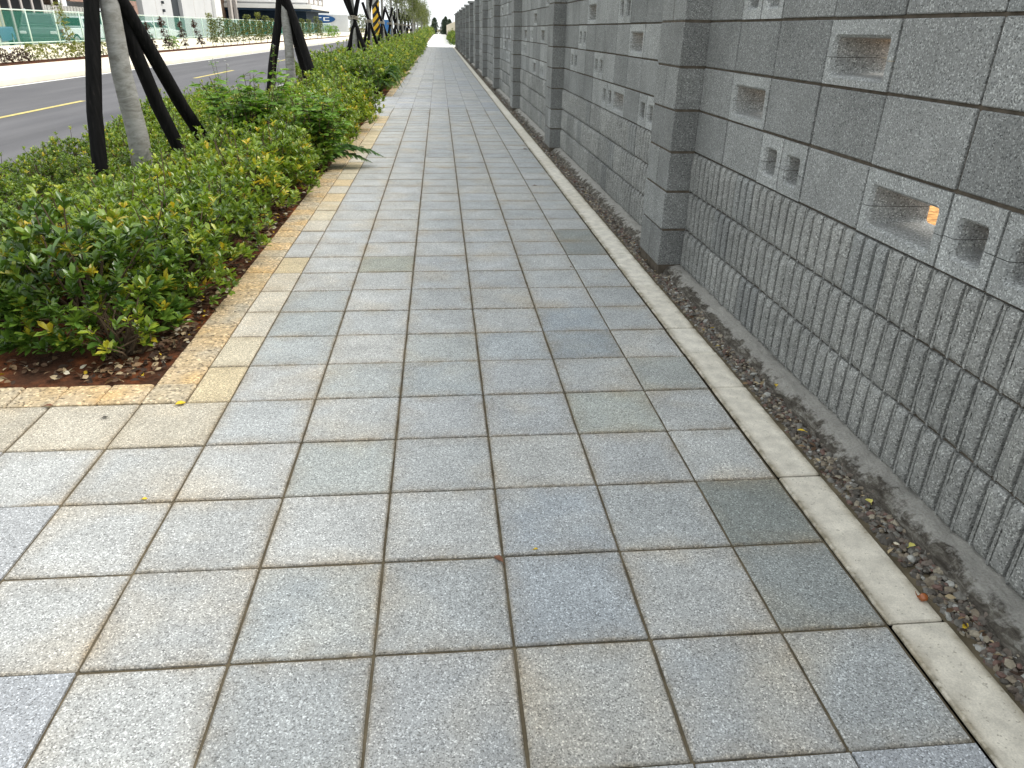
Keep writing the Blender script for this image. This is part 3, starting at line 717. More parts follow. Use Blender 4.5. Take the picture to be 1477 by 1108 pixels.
# ------------------------------------------------------------------ shrubs
def shrub_data(seed, rx, rz, ntips, nl, llen, hue_mu, hue_sd, yellow=.06, shoots=0, low=.75):
    random.seed(seed)
    tips, axes, hues = [], [], []
    for i in range(ntips):
        th = random.uniform(0, 6.283); cz = random.random()**low; rr = math.sqrt(max(0, 1-cz*cz*.9)); f = random.uniform(.55, 1.05)**.6
        lump = 1+.22*mnoise.noise((math.cos(th)*1.6+seed, math.sin(th)*1.6, cz*2))
        p = Vector((rx*rr*math.cos(th)*f*lump, rx*rr*math.sin(th)*f*lump, .05+rz*cz*f*lump))
        ax = Vector((p.x*.9, p.y*.9, .25+p.z*.9)).normalized()+Vector((random.uniform(-.4, .4), random.uniform(-.4, .4), random.uniform(0, .5)))
        if i < shoots: p.z += random.uniform(.05, .17); p.x *= .8; p.y *= .8; ax = Vector((random.uniform(-.3, .3), random.uniform(-.3, .3), 1))
        tips.append(p); axes.append(ax)
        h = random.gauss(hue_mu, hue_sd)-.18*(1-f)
        if random.random() < yellow: h = random.uniform(.82, .97)
        hues.append(min(.98, max(0, h)))
    V, Fc, H = whorls(tips, axes, nl, llen, .85, hues)
    st = MB()
    for i in list(range(shoots))+list(range(shoots, len(tips), max(1, len(tips)//34))):
        t = tips[i]; b = Vector((random.uniform(-.05, .05), random.uniform(-.05, .05), -.02)); mid = b.lerp(t, .5)+Vector((random.uniform(-.04, .04), random.uniform(-.04, .04), .02))
        st.tube([b, mid, t], [.006, .004, .0022], 5, False)
    return (V, Fc, H), st
def make_plant(name, data, st, mat, label, cat, group, loc, rz=0, sc=1.0, foliage='foliage'):
    r = link(name, st if isinstance(st, bpy.types.Mesh) else mesh('stems', st.V, st.F, M['twig']), None, loc, (0, 0, rz)); r.scale = (sc, sc, sc)
    f = link(foliage, data if isinstance(data, bpy.types.Mesh) else mesh(foliage, data[0], data[1], mat, True, data[2]), r)
    tag(r, label, cat, group); return r
HV = []
for sd in range(7):
    d, st = shrub_data(20+sd, .31, .38, 270, 8, .043, .50 if sd % 3 else .60, .17, .035 if sd % 2 else .07, 9)
    HV.append((mesh('foliage', d[0], d[1], M['leaf'], True, d[2]), mesh('stems', st.V, st.F, M['twig'])))
LBL1 = ['low leafy shrub of the near hedge beside the pebble edging', 'low green and yellow shrub in the middle of the near hedge', 'low leafy shrub of the near hedge along its road side']
LBL2 = ['low leafy shrub of the long hedge on its path side, beyond the paved gap', 'low leafy shrub of the long hedge on its road side, beyond the paved gap']
random.seed(5)
def hedge_h(x, y):
    back = max(0, min(1, (-1.55-x)/.75)); far_ = max(0, min(1, (y-5.0)/2.5))
    return (1.06-.44*back)*(1-far_)+(1.22-.34*back)*far_+.10*mnoise.noise((x*.9, y*.6, 0))
y = 1.85
nshr = 0
while y < 10.25:
    x = -1.45
    while x > -3.4:
        xx = x+random.uniform(-.07, .07); yy = y+random.uniform(-.08, .08)
        if not (xx > -1.9 and yy < 2.15):
            fm, sm = random.choice(HV); edge = .97 if x > -1.6 else 1.03
            make_plant('hedge_shrub', fm, sm, None, LBL1[0 if x > -1.6 else 2 if x < -2.85 else 1], 'shrub', 'shrubs of the near planter hedge'+('' if -2.85 <= x <= -1.6 else ' by the edging' if x > -1.6 else ' on the road side'), (xx, yy, .02), random.uniform(0, 6.28), hedge_h(xx, yy)*edge*random.uniform(.92, 1.08)); nshr += 1
        x -= .36
    y += .38
y = 14.35
while y < 57:
    st_ = .55 if y < 30 else .8
    x = -1.45
    while x > -3.2:
        fm, sm = random.choice(HV)
        make_plant('hedge_shrub', fm, sm, None, LBL2[x < -2], 'shrub', 'shrubs of the long planter hedge, path side' if x >= -2 else 'shrubs of the long planter hedge, road side', (x+random.uniform(-.1, .1), y+random.uniform(-.15, .15), .02), random.uniform(0, 6.28), random.uniform(1.25, 1.6) if y < 30 else random.uniform(1.5, 1.9)); nshr += 1
        x -= .62 if y < 30 else .8
    y += st_
for (x, y, s_, lb) in ((-1.36, 10.15, 1.35, 'shrub spilling across the edging at the far end of the near planter'), (-1.75, 10.55, 1.45, 'tall leafy shrub closing the far end of the near planter'), (-1.30, 8.7, 1.15, 'leafy shrub overhanging the edging before the paved gap'), (-1.33, 7.3, 1.1, 'leafy shrub overhanging the edging past the drooping frond'), (-1.36, 4.7, 1.0, 'leafy shrub overhanging the edging before the tall weeds')):
    fm, sm = random.choice(HV); make_plant('hedge_shrub', fm, sm, None, lb, 'shrub', None, (x, y, .02), 1.0, s_)
# the two dark glossy shrubs at the planter corner
d, st = shrub_data(91, .37, .45, 420, 9, .055, .55, .22, .03, 8, 1.15)
make_plant('corner_shrub', d, st, M['leaf_dark'], 'bushy dark green glossy shrub at the front corner of the planter', 'shrub', None, (-1.60, 1.84, .02))
d, st = shrub_data(92, .36, .42, 380, 9, .053, .5, .22, .03, 8, 1.15)
make_plant('corner_shrub', d, st, M['leaf_dark'], 'dark green glossy shrub along the planter front, away from its corner', 'shrub', None, (-2.28, 1.84, .02), 1.0)
d, st = shrub_data(93, .16, .20, 46, 7, .045, .66, .2, .25)
make_plant('small_shrub', d, st, M['leaf'], 'small yellow green shrub low over the soil by the pebble edging', 'shrub', None, (-1.40, 1.62, .01))
d, st = shrub_data(94, .21, .24, 80, 7, .048, .6, .2, .16)
make_plant('small_shrub', d, st, M['leaf'], 'short shrub with dark leaves reaching toward the pebble edging', 'shrub', None, (-1.40, 2.32, .01))

# weeds ----------------------------------------------------------------------
def weed_data(seed, h, spread, nstem, nleaf, llen, wr):
    random.seed(seed); P, D, L, W, H = [], [], [], [], []; st = MB()
    for s in range(nstem):
        a = random.uniform(0, 6.28); k = random.uniform(.2, 1)*spread; hh = h*random.uniform(.65, 1.0)
        base = Vector((random.uniform(-.06, .06), random.uniform(-.06, .06), -.02)); top = Vector((math.cos(a)*k, math.sin(a)*k, hh)); mid = base.lerp(top, .55)+Vector((0, 0, .08*h))
        st.tube([base, mid, top], [.006, .0045, .002], 5, False)
        for i in range(nleaf):
            t = .15+.85*(i+random.random())/nleaf; p = (base.lerp(mid, t/.55) if t < .55 else mid.lerp(top, (t-.55)/.45))
            b = random.uniform(0, 6.28); d = Vector((math.cos(b), math.sin(b), random.uniform(-.25, .6)))
            st.tube([p, p+d.normalized()*llen*.5], .0013, 3, False); p2 = p+d.normalized()*llen*.5
            for j, off in enumerate((-.7, 0, .7)):          # three lobed blade
                dd = Vector((math.cos(b+off), math.sin(b+off), d.z*.5-.12))
                P.append(p2[:]); D.append(dd[:]); l = llen*random.uniform(.75, 1.1)*(1 if off == 0 else .8); L.append(l); W.append(l*wr); H.append(random.uniform(.15, .95)*(.5+.5*t))
    V, Fc, Hh = leaves(*map(np.array, (P, D, L, W, H)), False, rng.uniform(-.4, .4, len(P))); return (V, Fc, Hh), st
d, st = weed_data(1, .84, .40, 24, 20, .095, .62)
make_plant('tall_weed', d, st, M['leaf_weed'], 'tall bright green weed with lobed leaves rising out of the hedge', 'weed', None, (-1.72, 5.45, .02))
d, st = weed_data(2, .66, .26, 18, 20, .09, .6)
make_plant('tall_weed', d, st, M['leaf_weed'], 'darker lobed leaf weed with bare stem leaning over the pebble edging', 'weed', None, (-1.24, 5.75, .02))
d, st = weed_data(3, .55, .40, 14, 14, .08, .5)
make_plant('tall_weed', d, st, M['leaf_weed'], 'spreading light green weed in the hedge between the first two trees', 'weed', None, (-1.85, 8.1, .02))
def fern_data(seed, fronds):
    random.seed(seed); P, D, L, W, H = [], [], [], [], []; st = MB()
    for (base, tip, arch) in fronds:
        base, tip = Vector(base), Vector(tip); pts = [base.lerp(tip, t)+Vector((0, 0, arch*math.sin(PI*t))) for t in np.linspace(0, 1, 9)]
        st.tube(pts, [.004-.0003*i for i in range(9)], 4, False); ln = (tip-base).length
        for i in range(1, 44):
            t = i/44; f = t*8; a = int(f); p = pts[a].lerp(pts[min(8, a+1)], f-a); dr = (pts[min(8, a+1)]-pts[a]).normalized(); sd_ = dr.cross(Vector((0, 0, 1))).normalized()
            for s_ in (-1, 1):
                dd = sd_*s_+dr*.55+Vector((0, 0, random.uniform(-.25, .1))); P.append(p[:]); D.append(dd[:]); l = ln*.24*math.sin(PI*min(.97, .15+t*.85))*random.uniform(.8, 1.1)+.01; L.append(l); W.append(l*.15); H.append(random.random())
    V, Fc, Hh = leaves(*map(np.array, (P, D, L, W, H))); return (V, Fc, Hh), st
d, st = fern_data(3, [((0, 0, .05), (.62, .16, .07), .12), ((0, 0, .05), (.50, .02, .05), .08), ((0, .02, .05), (.42, .28, .10), .12)])
make_plant('drooping_frond', d, st, M['leaf_fern'], 'feathery green frond drooping from the hedge onto the path', 'frond', None, (-1.28, 5.95, 0))
fr = []
random.seed(8)
for i in range(26):
    a = random.uniform(0, 6.28); l = random.uniform(.35, .62); fr.append(((0, 0, .03), (math.cos(a)*l, math.sin(a)*l, random.uniform(.05, .38)), random.uniform(.15, .32)))
d, st = fern_data(4, fr)
make_plant('fern_clump', d, st, M['leaf_fern'], 'arching dark green fern clump at the corner of the long planter', 'fern', None, (-1.33, 14.25, .02), 0, 1.05)
make_plant('fern_clump', fm, sm, None, 'leafy shrub spilling over the kerb of the long planter', 'shrub', None, (-1.22, 19.2, .02), 0, 1.15)
bpy.data.objects['fern_clump.001'].name = 'spilling_shrub'
def flower_weed(loc, h, label, seed, lean=(0, 0)):
    random.seed(seed); P, D, L, W, H = [], [], [], [], []; st = MB(); fl = MB()
    for s in range(4):
        a = random.uniform(0, 6.28); k = random.uniform(.03, .16); top = Vector((math.cos(a)*k+lean[0], math.sin(a)*k+lean[1], h*random.uniform(.75, 1))); st.tube([(0, 0, 0), (top.x*.35, top.y*.35, top.z*.55), top], [.004, .003, .0015], 4, False)
        for i in range(16):
            t = random.uniform(.3, 1); p = Vector((top.x*t*t, top.y*t*t, top.z*t)); b = random.uniform(0, 6.28); P.append(p[:]); D.append((math.cos(b), math.sin(b), random.uniform(-.2, .6))); l = random.uniform(.03, .06); L.append(l); W.append(l*.45); H.append(random.uniform(.2, .8))
        if s < 3:
            for e in range(3):
                c = top+Vector((random.uniform(-.03, .03), random.uniform(-.03, .03), random.uniform(-.03, .02)))
                for i in range(5):
                    b = i*1.256; dx, dy = math.cos(b), math.sin(b); fl.add([c, c+Vector((dx*.009-dy*.005, dy*.009+dx*.005, .004)), c+Vector((dx*.018, dy*.018, .006)), c+Vector((dx*.009+dy*.005, dy*.009-dx*.005, .004))], [(0, 1, 2, 3)])
    dd = leaves(*map(np.array, (P, D, L, W, H)))
    r = make_plant('flowering_weed', dd, st, M['leaf_weed'], label, 'weed', None, loc); link('flowers', mesh('flowers', fl.V, fl.F, M['petal']), r)
flower_weed((-2.62, 8.1, .05), .80, 'thin white flowering weed at the road side of the hedge', 1, (-.04, 0))
flower_weed((-2.66, 11.0, .05), .90, 'white flowering weed climbing beside the second tree stakes', 2)
flower_weed((-1.55, 6.6, .05), .58, 'white flowers poking out of the hedge near the path', 3)
flower_weed((-2.3, 15.3, .05), .75, 'weed with white flowers in front of the third tree', 4)

# leaf litter on the soil
random.seed(31); P, D, L, W = [], [], [], []
def litter(n, x0, x1, y0, y1, z):
    for i in range(n):
        x, yy = random.uniform(x0, x1), random.uniform(y0, y1); a = random.uniform(0, 6.28)
        P.append((x, yy, z+random.uniform(.002, .012))); D.append((math.cos(a), math.sin(a), random.uniform(-.12, .2))); l = random.uniform(.018, .042); L.append(l); W.append(l*random.uniform(.35, .6))
litter(3600, -1.48, -1.205, 1.4, 7.5, .004); litter(700, -3.2, -1.25, 1.36, 1.75, .012); litter(900, -1.40, -1.205, 7, 10.4, .004)
V, Fc, H = leaves(*map(np.array, (P, D, L, W)), np.zeros(len(P)), False, rng.uniform(-1, 1, len(P)))
P, D, L, W = [], [], [], []; litter(330, 1.005, 1.07, -.6, 6.5, .004)
V2, F2, H = leaves(*map(np.array, (P, D, np.array(L)*.7, np.array(W)*.6)), np.zeros(len(P)), False, rng.uniform(-1, 1, len(P)))
tag(link('gravel_litter', mesh('gravel_litter', V2, F2, M['litter'])), 'small dead leaves caught among the gravel along the kerb', 'leaf litter', None, 'stuff')
tag(link('leaf_litter', mesh('leaf_litter', V, Fc, M['litter'])), 'dry brown and pale fallen leaves over the planter soil edge', 'leaf litter', None, 'stuff')
# single fallen leaves and bits on the paving
def fallen(loc, l, mat, label, rz, w=.5, name='fallen_leaf'):
    V, Fc, H = leaves(np.array([(0, 0, 0)]), np.array([(1.0, 0, .05)]), np.array([l]), np.array([l*w]), np.zeros(1))
    V[:, 0] -= l/2; V[:, 2] -= V[:, 2].min()
    V2 = V.copy(); V2[:, 2] += .0006; n = len(V)
    q = MB().add(V2, Fc).add(V, [tuple(reversed(f)) for f in Fc])
    q.tube([(-l*.75, l*.05, .001), (-l/2, 0, .001)], .0006, 4)
    o = q.make(name, M[mat], None, loc, rot=(0, 0, rz)); tag(o, label, 'leaf'); return o
fallen((-1.06, 1.185, .003), .036, 'leaf_fall_yellow', 'bright yellow fallen leaf at the corner of the pebble edging', .6, .8)
fallen((-.012, .285, .001), .036, 'leaf_fall_brown', 'brown fallen leaf lying on a joint between grey tiles', 2.2, .5)
fallen((.085, .318, .001), .013, 'leaf_fall_yellow', 'tiny yellow leaf scrap in a joint between grey tiles', .3, .6)
fallen((1.045, .235, .024), .026, 'leaf_fall_pale', 'pale yellow leaf on the gravel near the brown nut', .5, .6)
fallen((1.04, .43, .024), .024, 'leaf_fall_pale', 'round pale yellow leaf lying among grey pebbles', 1.5, .9)
fallen((1.03, .83, .022), .026, 'leaf_fall_yellow', 'bright yellow leaf at the edge of the gravel by a kerb joint', 2.6, .5)
fallen((1.07, 1.13, .04), .024, 'leaf_fall_yellow', 'yellow leaf standing against the concrete footing', 1.2, .6)
fallen((-1.28, 1.10, .002), .020, 'dark_bug', 'small dark twig scrap on the tile before the planter', .4, .6)
fallen((-1.5, 1.19, .006), .03, 'leaf_fall_brown', 'curled brown leaf on the planter front edging', .2, .5)
fallen((-.98, .61, .002), .016, 'leaf_fall_yellow', 'yellow speck of leaf in a tile joint before the planter', .2, .7)
fallen((.58, 2.75, .001), .022, 'leaf_fall_brown', 'small brown leaf on a tile in front of the pillar', .9, .5)
fallen((-.42, 3.9, .001), .02, 'leaf_fall_brown', 'dry leaf crumb on the middle of the path', 1.9, .5)
fallen((.66, 5.1, .001), .04, 'leaf_fall_brown', 'curled dead leaf near the kerb past the pillar', .3, .5)
fallen((.80, 7.2, .001), .06, 'leaf_fall_brown', 'dead leaf against the kerb further along the wall', .8, .5)
NV, NF = blobs([((0, 0, .0105), .0115, .9)], I2)
o = link('nut', mesh('nut', NV, NF, M['nut'], True), None, (.972, .065, .003)); tag(o, 'shiny brown nut lying on the cream kerb stone', 'nut')
q = MB(); q.tube([(-.009, .004, .006), (-.014, .008, .014), (-.016, .010, .020)], [.002, .0012, .0006], 5); q.make('stalk', M['nut'], o)

# ------------------------------------------------------------------ trees with tripod stakes
def tree_meshes(seed, crown_lo, crown_hi, rad, n):
    random.seed(seed); tr = MB(); h = crown_hi*.8
    pts = [Vector((0, 0, -.05))]; x = y_ = 0
    for i in range(1, 9):
        x += random.uniform(-.025, .02); y_ += random.uniform(-.02, .02); pts.append(Vector((x, y_, h*i/8)))
    tr.tube(pts, [.082, .074, .068, .062, .055, .046, .036, .026, .014], 12)
    limbs = MB(); tips, axes, hues = [], [], []
    for i in range(16):
        t = random.uniform(crown_lo/h*.95, .98); f = t*8; a = min(7, int(f)); p = pts[a].lerp(pts[a+1], f-a); b = random.uniform(0, 6.28); l = rad*random.uniform(.6, 1.1)*(1.15-.5*t)
        e = p+Vector((math.cos(b)*l, math.sin(b)*l, l*random.uniform(.35, 1.0))); limbs.tube([p, p.lerp(e, .5)+Vector((0, 0, -.05)), e], [.018, .012, .004], 6, False)
        for j in range(n//16):
            u = random.uniform(.25, 1.05); c = p.lerp(e, u); s_ = rad*.33
            q_ = c+Vector((random.gauss(0, s_*.5), random.gauss(0, s_*.5), random.gauss(0, s_*.45))); tips.append(q_)
            axes.append(Vector((random.uniform(-1, 1), random.uniform(-1, 1), random.uniform(-.2, 1)))); hues.append(random.uniform(.05, .95))
    V, Fc, H = whorls(tips, axes, 6, .075, 1.1, hues, .45, True)
    return mesh('trunk', tr.V, tr.F, M['bark'], True), mesh('limbs', limbs.V, limbs.F, M['bark'], True), mesh('crown', V, Fc, M['leaf_tree'], True, H)
TA = [tree_meshes(1, 2.5, 4.6, .95, 640), tree_meshes(2, 2.4, 4.4, .9, 640)]
TB = [tree_meshes(3, 1.35, 4.4, 1.15, 1300), tree_meshes(4, 1.2, 4.2, 1.1, 1300)]
TREE_LBL = ['pale grey trunk street tree with three black stakes, at the near end of the hedge', 'second pale trunk street tree along the hedge, behind white flowering weeds',
            'third staked street tree, at the start of the long hedge', 'staked street tree just before the black and yellow pole']
def tree(x, y, kind, label, group=None, rz=0, sc=1.0):
    tm, lm, cm = (TA if kind == 0 else TB)[random.randrange(2)]
    r = empty('street_tree', (x, y, .01), rz); r.scale = (sc, sc, sc)
    link('trunk', tm, r); link('limbs', lm, r); link('crown', cm, r); tag(r, label, 'tree', group)
def stake_mesh(a, b, rad):
    q = MB(); a, b = Vector(a), Vector(b); n = 6
    q.tube([a.lerp(b, i/n)+Vector((.008*math.sin(i*2.1), .008*math.cos(i*1.7), 0)) for i in range(n+1)], [rad*(1.06-.02*i+.02*math.sin(i*3)) for i in range(n+1)], 10); return q
def tripod(x, y, label, stakes, tie_z, rad=.05, group=None):
    r = empty('support_tripod', (x, y, 0)); tag(r, label, 'tree support', group)
    for a, b in stakes: stake_mesh(Vector(a)-r.location, Vector(b)-r.location, rad).make('stake', M['stake'], r, smooth=True)
    q = MB()
    for k in range(3):
        pts = [(.125*math.cos(t), .125*math.sin(t), tie_z+.03*k+.01*math.sin(3*t)) for t in np.linspace(0, 2*PI, 15)]; q.tube(pts, .008, 5)
    q.make('rope_tie', M['rope'], r)
random.seed(77)
tree(-2.35, 4.60, 0, TREE_LBL[0], rz=.4)
tripod(-2.35, 4.60, 'black timber stakes round the first pale trunk by the planter corner', [((-2.579, 4.314, -.02), (-2.366, 4.62, 1.95)), ((-2.123, 5.045, -.02), (-2.455, 4.50, 1.95)), ((-1.991, 5.478, -.02), (-2.43, 4.28, 1.95))], 1.62, .050)
tree(-2.45, 11.5, 0, TREE_LBL[1], rz=2.0)
tripod(-2.45, 11.5, 'black timber stakes round the second tree of the row', [((-2.90, 11.55, -.02), (-2.40, 11.48, 1.95)), ((-1.95, 11.35, -.02), (-2.53, 11.55, 1.95)), ((-2.22, 12.1, -.02), (-2.50, 11.3, 1.95))], 1.62, .062)
tree(-2.27, 19.6, 0, TREE_LBL[2], rz=1.0)
tripod(-2.27, 19.6, 'dark crossed stakes tied with rope round the third tree', [((-2.62, 19.6, -.02), (-2.06, 19.55, 2.0)), ((-1.75, 19.4, -.02), (-2.55, 19.75, 2.1)), ((-2.15, 20.2, -.02), (-2.36, 19.3, 2.1))], 1.38, .055)
tree(-2.40, 25.6, 0, TREE_LBL[3], rz=3)
def gen_tripod(x, y, label, group=None):
    a0 = random.uniform(0, 2); st = []
    for k in range(3):
        a = a0+k*2.09; b = a+PI+random.uniform(-.4, .4); st.append(((x+.5*math.cos(a), y+.5*math.sin(a), -.02), (x+.2*math.cos(b), y+.2*math.sin(b), 1.9+random.uniform(-.1, .3))))
    tripod(x, y, label, st, 1.34, .048, group)
gen_tripod(-2.40, 25.6, 'dark stakes round the tree just before the striped pole')
for k, y in enumerate([31.5, 37.0, 42.5, 48.0, 54.0, 60.5, 67.5, 75, 83, 92, 102, 113, 125, 138, 152]):
    kd = 0 if y < 47 else 1
    if kd == 0: tree(-2.4+random.uniform(-.15, .15), y, 0, 'bare stemmed staked street tree in the row past the striped pole', 'bare staked trees past the pole', random.uniform(0, 6), random.uniform(.95, 1.1))
    else: tree(-2.3+random.uniform(-.2, .25), y, 1, 'leafy olive green street tree at the far end of the row', 'leafy far street trees', random.uniform(0, 6), random.uniform(.9, 1.15))
    if y < 80: gen_tripod(-2.4, y, 'dark stakes round a tree past the striped pole' if kd == 0 else 'dark stakes under the leafy trees far down the row', 'stakes past the pole' if kd == 0 else 'stakes under the far leafy trees')

# striped utility pole with a climber
pole = empty('utility_pole', (-3.0, 36.9, 0)); tag(pole, 'round pole with black and yellow hazard bands beside the road', 'pole')
q = MB(); q.tube([(0, 0, -.1), (0, 0, 2.32), (0, 0, 9)], [.165, .16, .12], 20); q.make('shaft', M['pole'], pole, smooth=True)
for k in range(11):                             # slanted hazard bands wrapped round the shaft
    V = []; Fc = []; n = 28
    for i in range(n+1):
        t = 2*PI*i/n; r_ = .168; z = .32+k*.18; sl_ = .20*math.cos(t-.3)
        V += [(r_*math.cos(t), r_*math.sin(t), z+sl_), (r_*math.cos(t), r_*math.sin(t), z+.18+sl_)]
        if i: Fc.append((2*i-2, 2*i, 2*i+1, 2*i-1))
    link('hazard_band', mesh('hazard_band', V, Fc, M['stripe_yellow' if k % 2 else 'stripe_black'], True), pole)
d, st = weed_data(12, 1.15, .18, 10, 22, .09, .55)
make_plant('climbing_weed', d, st, M['leaf_fern'], 'dark green climber at the foot of the striped pole', 'weed', None, (-2.75, 36.3, .02), 0, 1.0)

# ------------------------------------------------------------------ right side beyond the wall, far distance
m = MB(); m.box(1.75, 1.95, 66, 330, -.2, 1.95); cw = m.make('garden_wall', M['wall_cream']); tag(cw, 'low cream wall beyond the end of the block wall', 'wall')
sheet('verge_soil', 1.5, 1.75, 57.3, 330, -.05, M['soil'], 'narrow soil verge beside the cream wall', 'soil')
random.seed(3)
for k in range(18):
    y = 59+k*2.6; fm, sm = random.choice(HV); make_plant('verge_shrub', fm, sm, None, 'green shrub in the row beside the cream wall', 'shrub', 'shrubs beside the cream wall', (1.38+random.uniform(-.1, .2), y, -.04), random.uniform(0, 6), random.uniform(1.9, 2.5))
for k in range(16):
    y = 58.5+k*2.4; fm, sm = random.choice(HV); make_plant('far_hedge_shrub', fm, sm, None, 'shrub of the far hedge beside the pale footpath', 'shrub', 'far hedge shrubs', (-1.9+random.uniform(-.2, .1), y, 0), random.uniform(0, 6), random.uniform(1.9, 2.4))
for k in range(22):
    y = 98+k*4; fm, sm = random.choice(HV); make_plant('far_hedge_shrub', fm, sm, None, 'shrub of the far hedge beside the pale footpath', 'shrub', 'far hedge shrubs', (-2.0+random.uniform(-.2, .1), y, 0), random.uniform(0, 6), random.uniform(2.6, 3.4))
def far_tree_mesh(seed):
    random.seed(seed); tips, axes, hues = [], [], []
    for i in range(700):
        z = random.random(); r = (1-z)**.45*1.7*random.uniform(.2, 1.05)*(1+.35*mnoise.noise((z*6, seed, i % 7))); a = random.uniform(0, 6.28)
        tips.append((r*math.cos(a), r*math.sin(a), .2+z*4.9)); axes.append((math.cos(a), math.sin(a), random.uniform(-.3, 1))); hues.append(random.random())
    V, Fc, H = whorls(tips, axes, 6, .36, 1.1, hues, .5, True); q = MB(); q.tube([(0, 0, -.3), (0, 0, 4.5)], [.14, .04], 8)
    return mesh('trunk', q.V, q.F, M['bark']), mesh('crown', V, Fc, M['leaf_far'], True, H)
FT = [far_tree_mesh(60+i) for i in range(3)]
random.seed(12)
for k in range(40):
    x = -1.5+k*1.2+random.uniform(-.7, .7); yy = 180+random.uniform(-8, 30); tm, cm = FT[k % 3]
    r = empty('distant_tree', (x, yy, -.2), random.uniform(0, 6)); s_ = random.uniform(.45, .75)*(1+.014*k); r.scale = (s_, s_, s_); link('trunk', tm, r); link('crown', cm, r)
    tag(r, 'dark distant evergreen tree at the far end of the path', 'tree', 'dark trees at the end of the path')

# ------------------------------------------------------------------ far side of the road: plants, fence, cars, buildings
def column_plant(seed, h, r, mat, n=60, lean=0.0, leaf=.10):
    random.seed(seed); tips, axes, hues = [], [], []
    for i in range(n):
        z = random.uniform(.12, 1); a = random.uniform(0, 6.28); q_ = r*random.uniform(.2, 1)*(1.15-z*.6); tips.append((q_*math.cos(a), q_*math.sin(a)+lean*z*h, z*h)); axes.append((math.cos(a)*.6, math.sin(a)*.6, 1)); hues.append(random.random())
    V, Fc, H = whorls(tips, axes, 6, leaf, 1.0, hues, .42, True); q = MB(); q.tube([(0, 0, -.05), (0, lean*h*.5, h*.5), (0, lean*h, h*.97)], [.018, .013, .005], 5, False)
    return mesh('foliage', V, Fc, M[mat], True, H), mesh('stem', q.V, q.F, M['twig'])
BUR = [column_plant(1, 1.3, .20, 'leaf_burgundy', 70, -.45, .14), column_plant(2, 1.15, .2, 'leaf_burgundy', 60, -.35, .14)]
GRN = [column_plant(3, 1.4, .3, 'leaf_tree', 150, 0, .12), column_plant(4, 1.6, .32, 'leaf_tree', 160, .03, .12)]
YEL = [column_plant(5, 1.75, .28, 'leaf_yellow', 120, -.5, .1), column_plant(6, 1.75, .34, 'leaf_yellow', 150, 0, .11)]
LOW = [column_plant(7, .42, .45, 'leaf_burgundy', 90, 0, .1), column_plant(8, .5, .5, 'leaf_yellow', 110, 0, .09), column_plant(9, .62, .42, 'leaf_weed', 110, 0, .1)]
def far_plant(dm, y, name, label, group=None, x=-13.2, sc=1.0):
    fm_, sm_ = dm; make_plant(name, fm_, sm_, None, label, 'plant', group, (x, y, .02), random.uniform(-.3, .3), sc)
random.seed(9)
for y in (24.0, 25.0): far_plant(LOW[0], y, 'burgundy_shrub', 'low burgundy shrub in the bed across the road', 'low burgundy shrubs across the road')
for y in (26.0, 27.0, 28.0, 29.2, 30.3, 31.2): far_plant(LOW[1], y, 'yellow_shrub', 'low yellow green bush in the bed across the road', 'low yellow bushes across the road', -13.25+random.uniform(-.1, .1))
far_plant(YEL[0], 28.8, 'leaning_sapling', 'leaning yellow green sapling in front of the dark parked car')
far_plant(YEL[0], 33.6, 'leaning_sapling', 'leaning sapling between the black stake and the pale trunk', None, -13.2, .75)
far_plant(YEL[1], 35.2, 'yellow_sapling', 'short yellow sapling behind the first pale tree trunk', None, -13.2, .6)
for y in (36.9, 38.9, 41.6, 44.5): far_plant(BUR[int(y) % 2], y, 'burgundy_plant', 'leaning dark burgundy plant in front of the white car', 'leaning burgundy plants across the road', -13.2, random.uniform(.9, 1.1))
far_plant(LOW[2], 39.5, 'green_bush', 'round light green bush between burgundy plants across the road')
for y in (47.2, 48.8, 50.6, 52.2, 53.9, 55.6, 57.6, 59.5, 61.5, 63.5): far_plant(GRN[int(y*2) % 2], y, 'slender_sapling', 'slender green sapling in front of the green fence', 'slender saplings across the road', -13.2, random.uniform(.85, 1.15))
far_plant(YEL[1], 48.4, 'yellow_sapling', 'yellow crowned sapling taller than the green fence', None, -13.7, 1.0)
far_plant(YEL[1], 61.5, 'yellow_sapling', 'golden green sapling beside the second tree stakes', None, -13.7, 1.15)
for y in (78, 82, 87, 90): far_plant(GRN[int(y) % 2], y, 'slender_sapling', 'dark green sapling in front of the blue oval sign', 'saplings before the sign', -13.2, 1.3)
for y in (94, 99): far_plant(LOW[2], y, 'green_bush', 'grassy green bush at the end of the far planting bed', 'grassy bushes by the sand', -12.9, 2.0)
for y in (118, 124, 131, 139, 148, 158, 170): far_plant(GRN[int(y) % 2], y, 'slender_sapling', 'distant sapling along the far kerb', 'distant saplings on the far kerb', -12.6, 1.9)

fence = empty('mesh_fence', (-17.6, 60, .28)); tag(fence, 'green wire mesh fence with pale posts across the road', 'fence')
FX, fz0, fz1 = -17.6, .26, 1.62
fy = [22.3+2.55*k for k in range(44)]
q = MB(); q.tube([(0, 0, fz0-.1), (0, 0, fz1+.05)], .032, 8); pm = mesh('post', q.V, q.F, M['steel_pale'], True)
q = MB(); q.tube([(0, 0, 0), (0, 2.55, 0)], .026, 6); rm = mesh('rail', q.V, q.F, M['steel_pale'], True)
q = MB(); q.box(-.006, .006, .03, 2.52, fz0+.05, fz1-.05); mm = mesh('mesh_panel', q.V, q.F, M['mesh'])
for y in fy:
    off = Vector((FX, y, 0))-fence.location
    link('post', pm, fence, off)
    if y != fy[-1]:
        link('rail', rm, fence, off+Vector((0, 0, fz1))); link('rail', rm, fence, off+Vector((0, 0, fz0+.12))); link('mesh_panel', mm, fence, off)

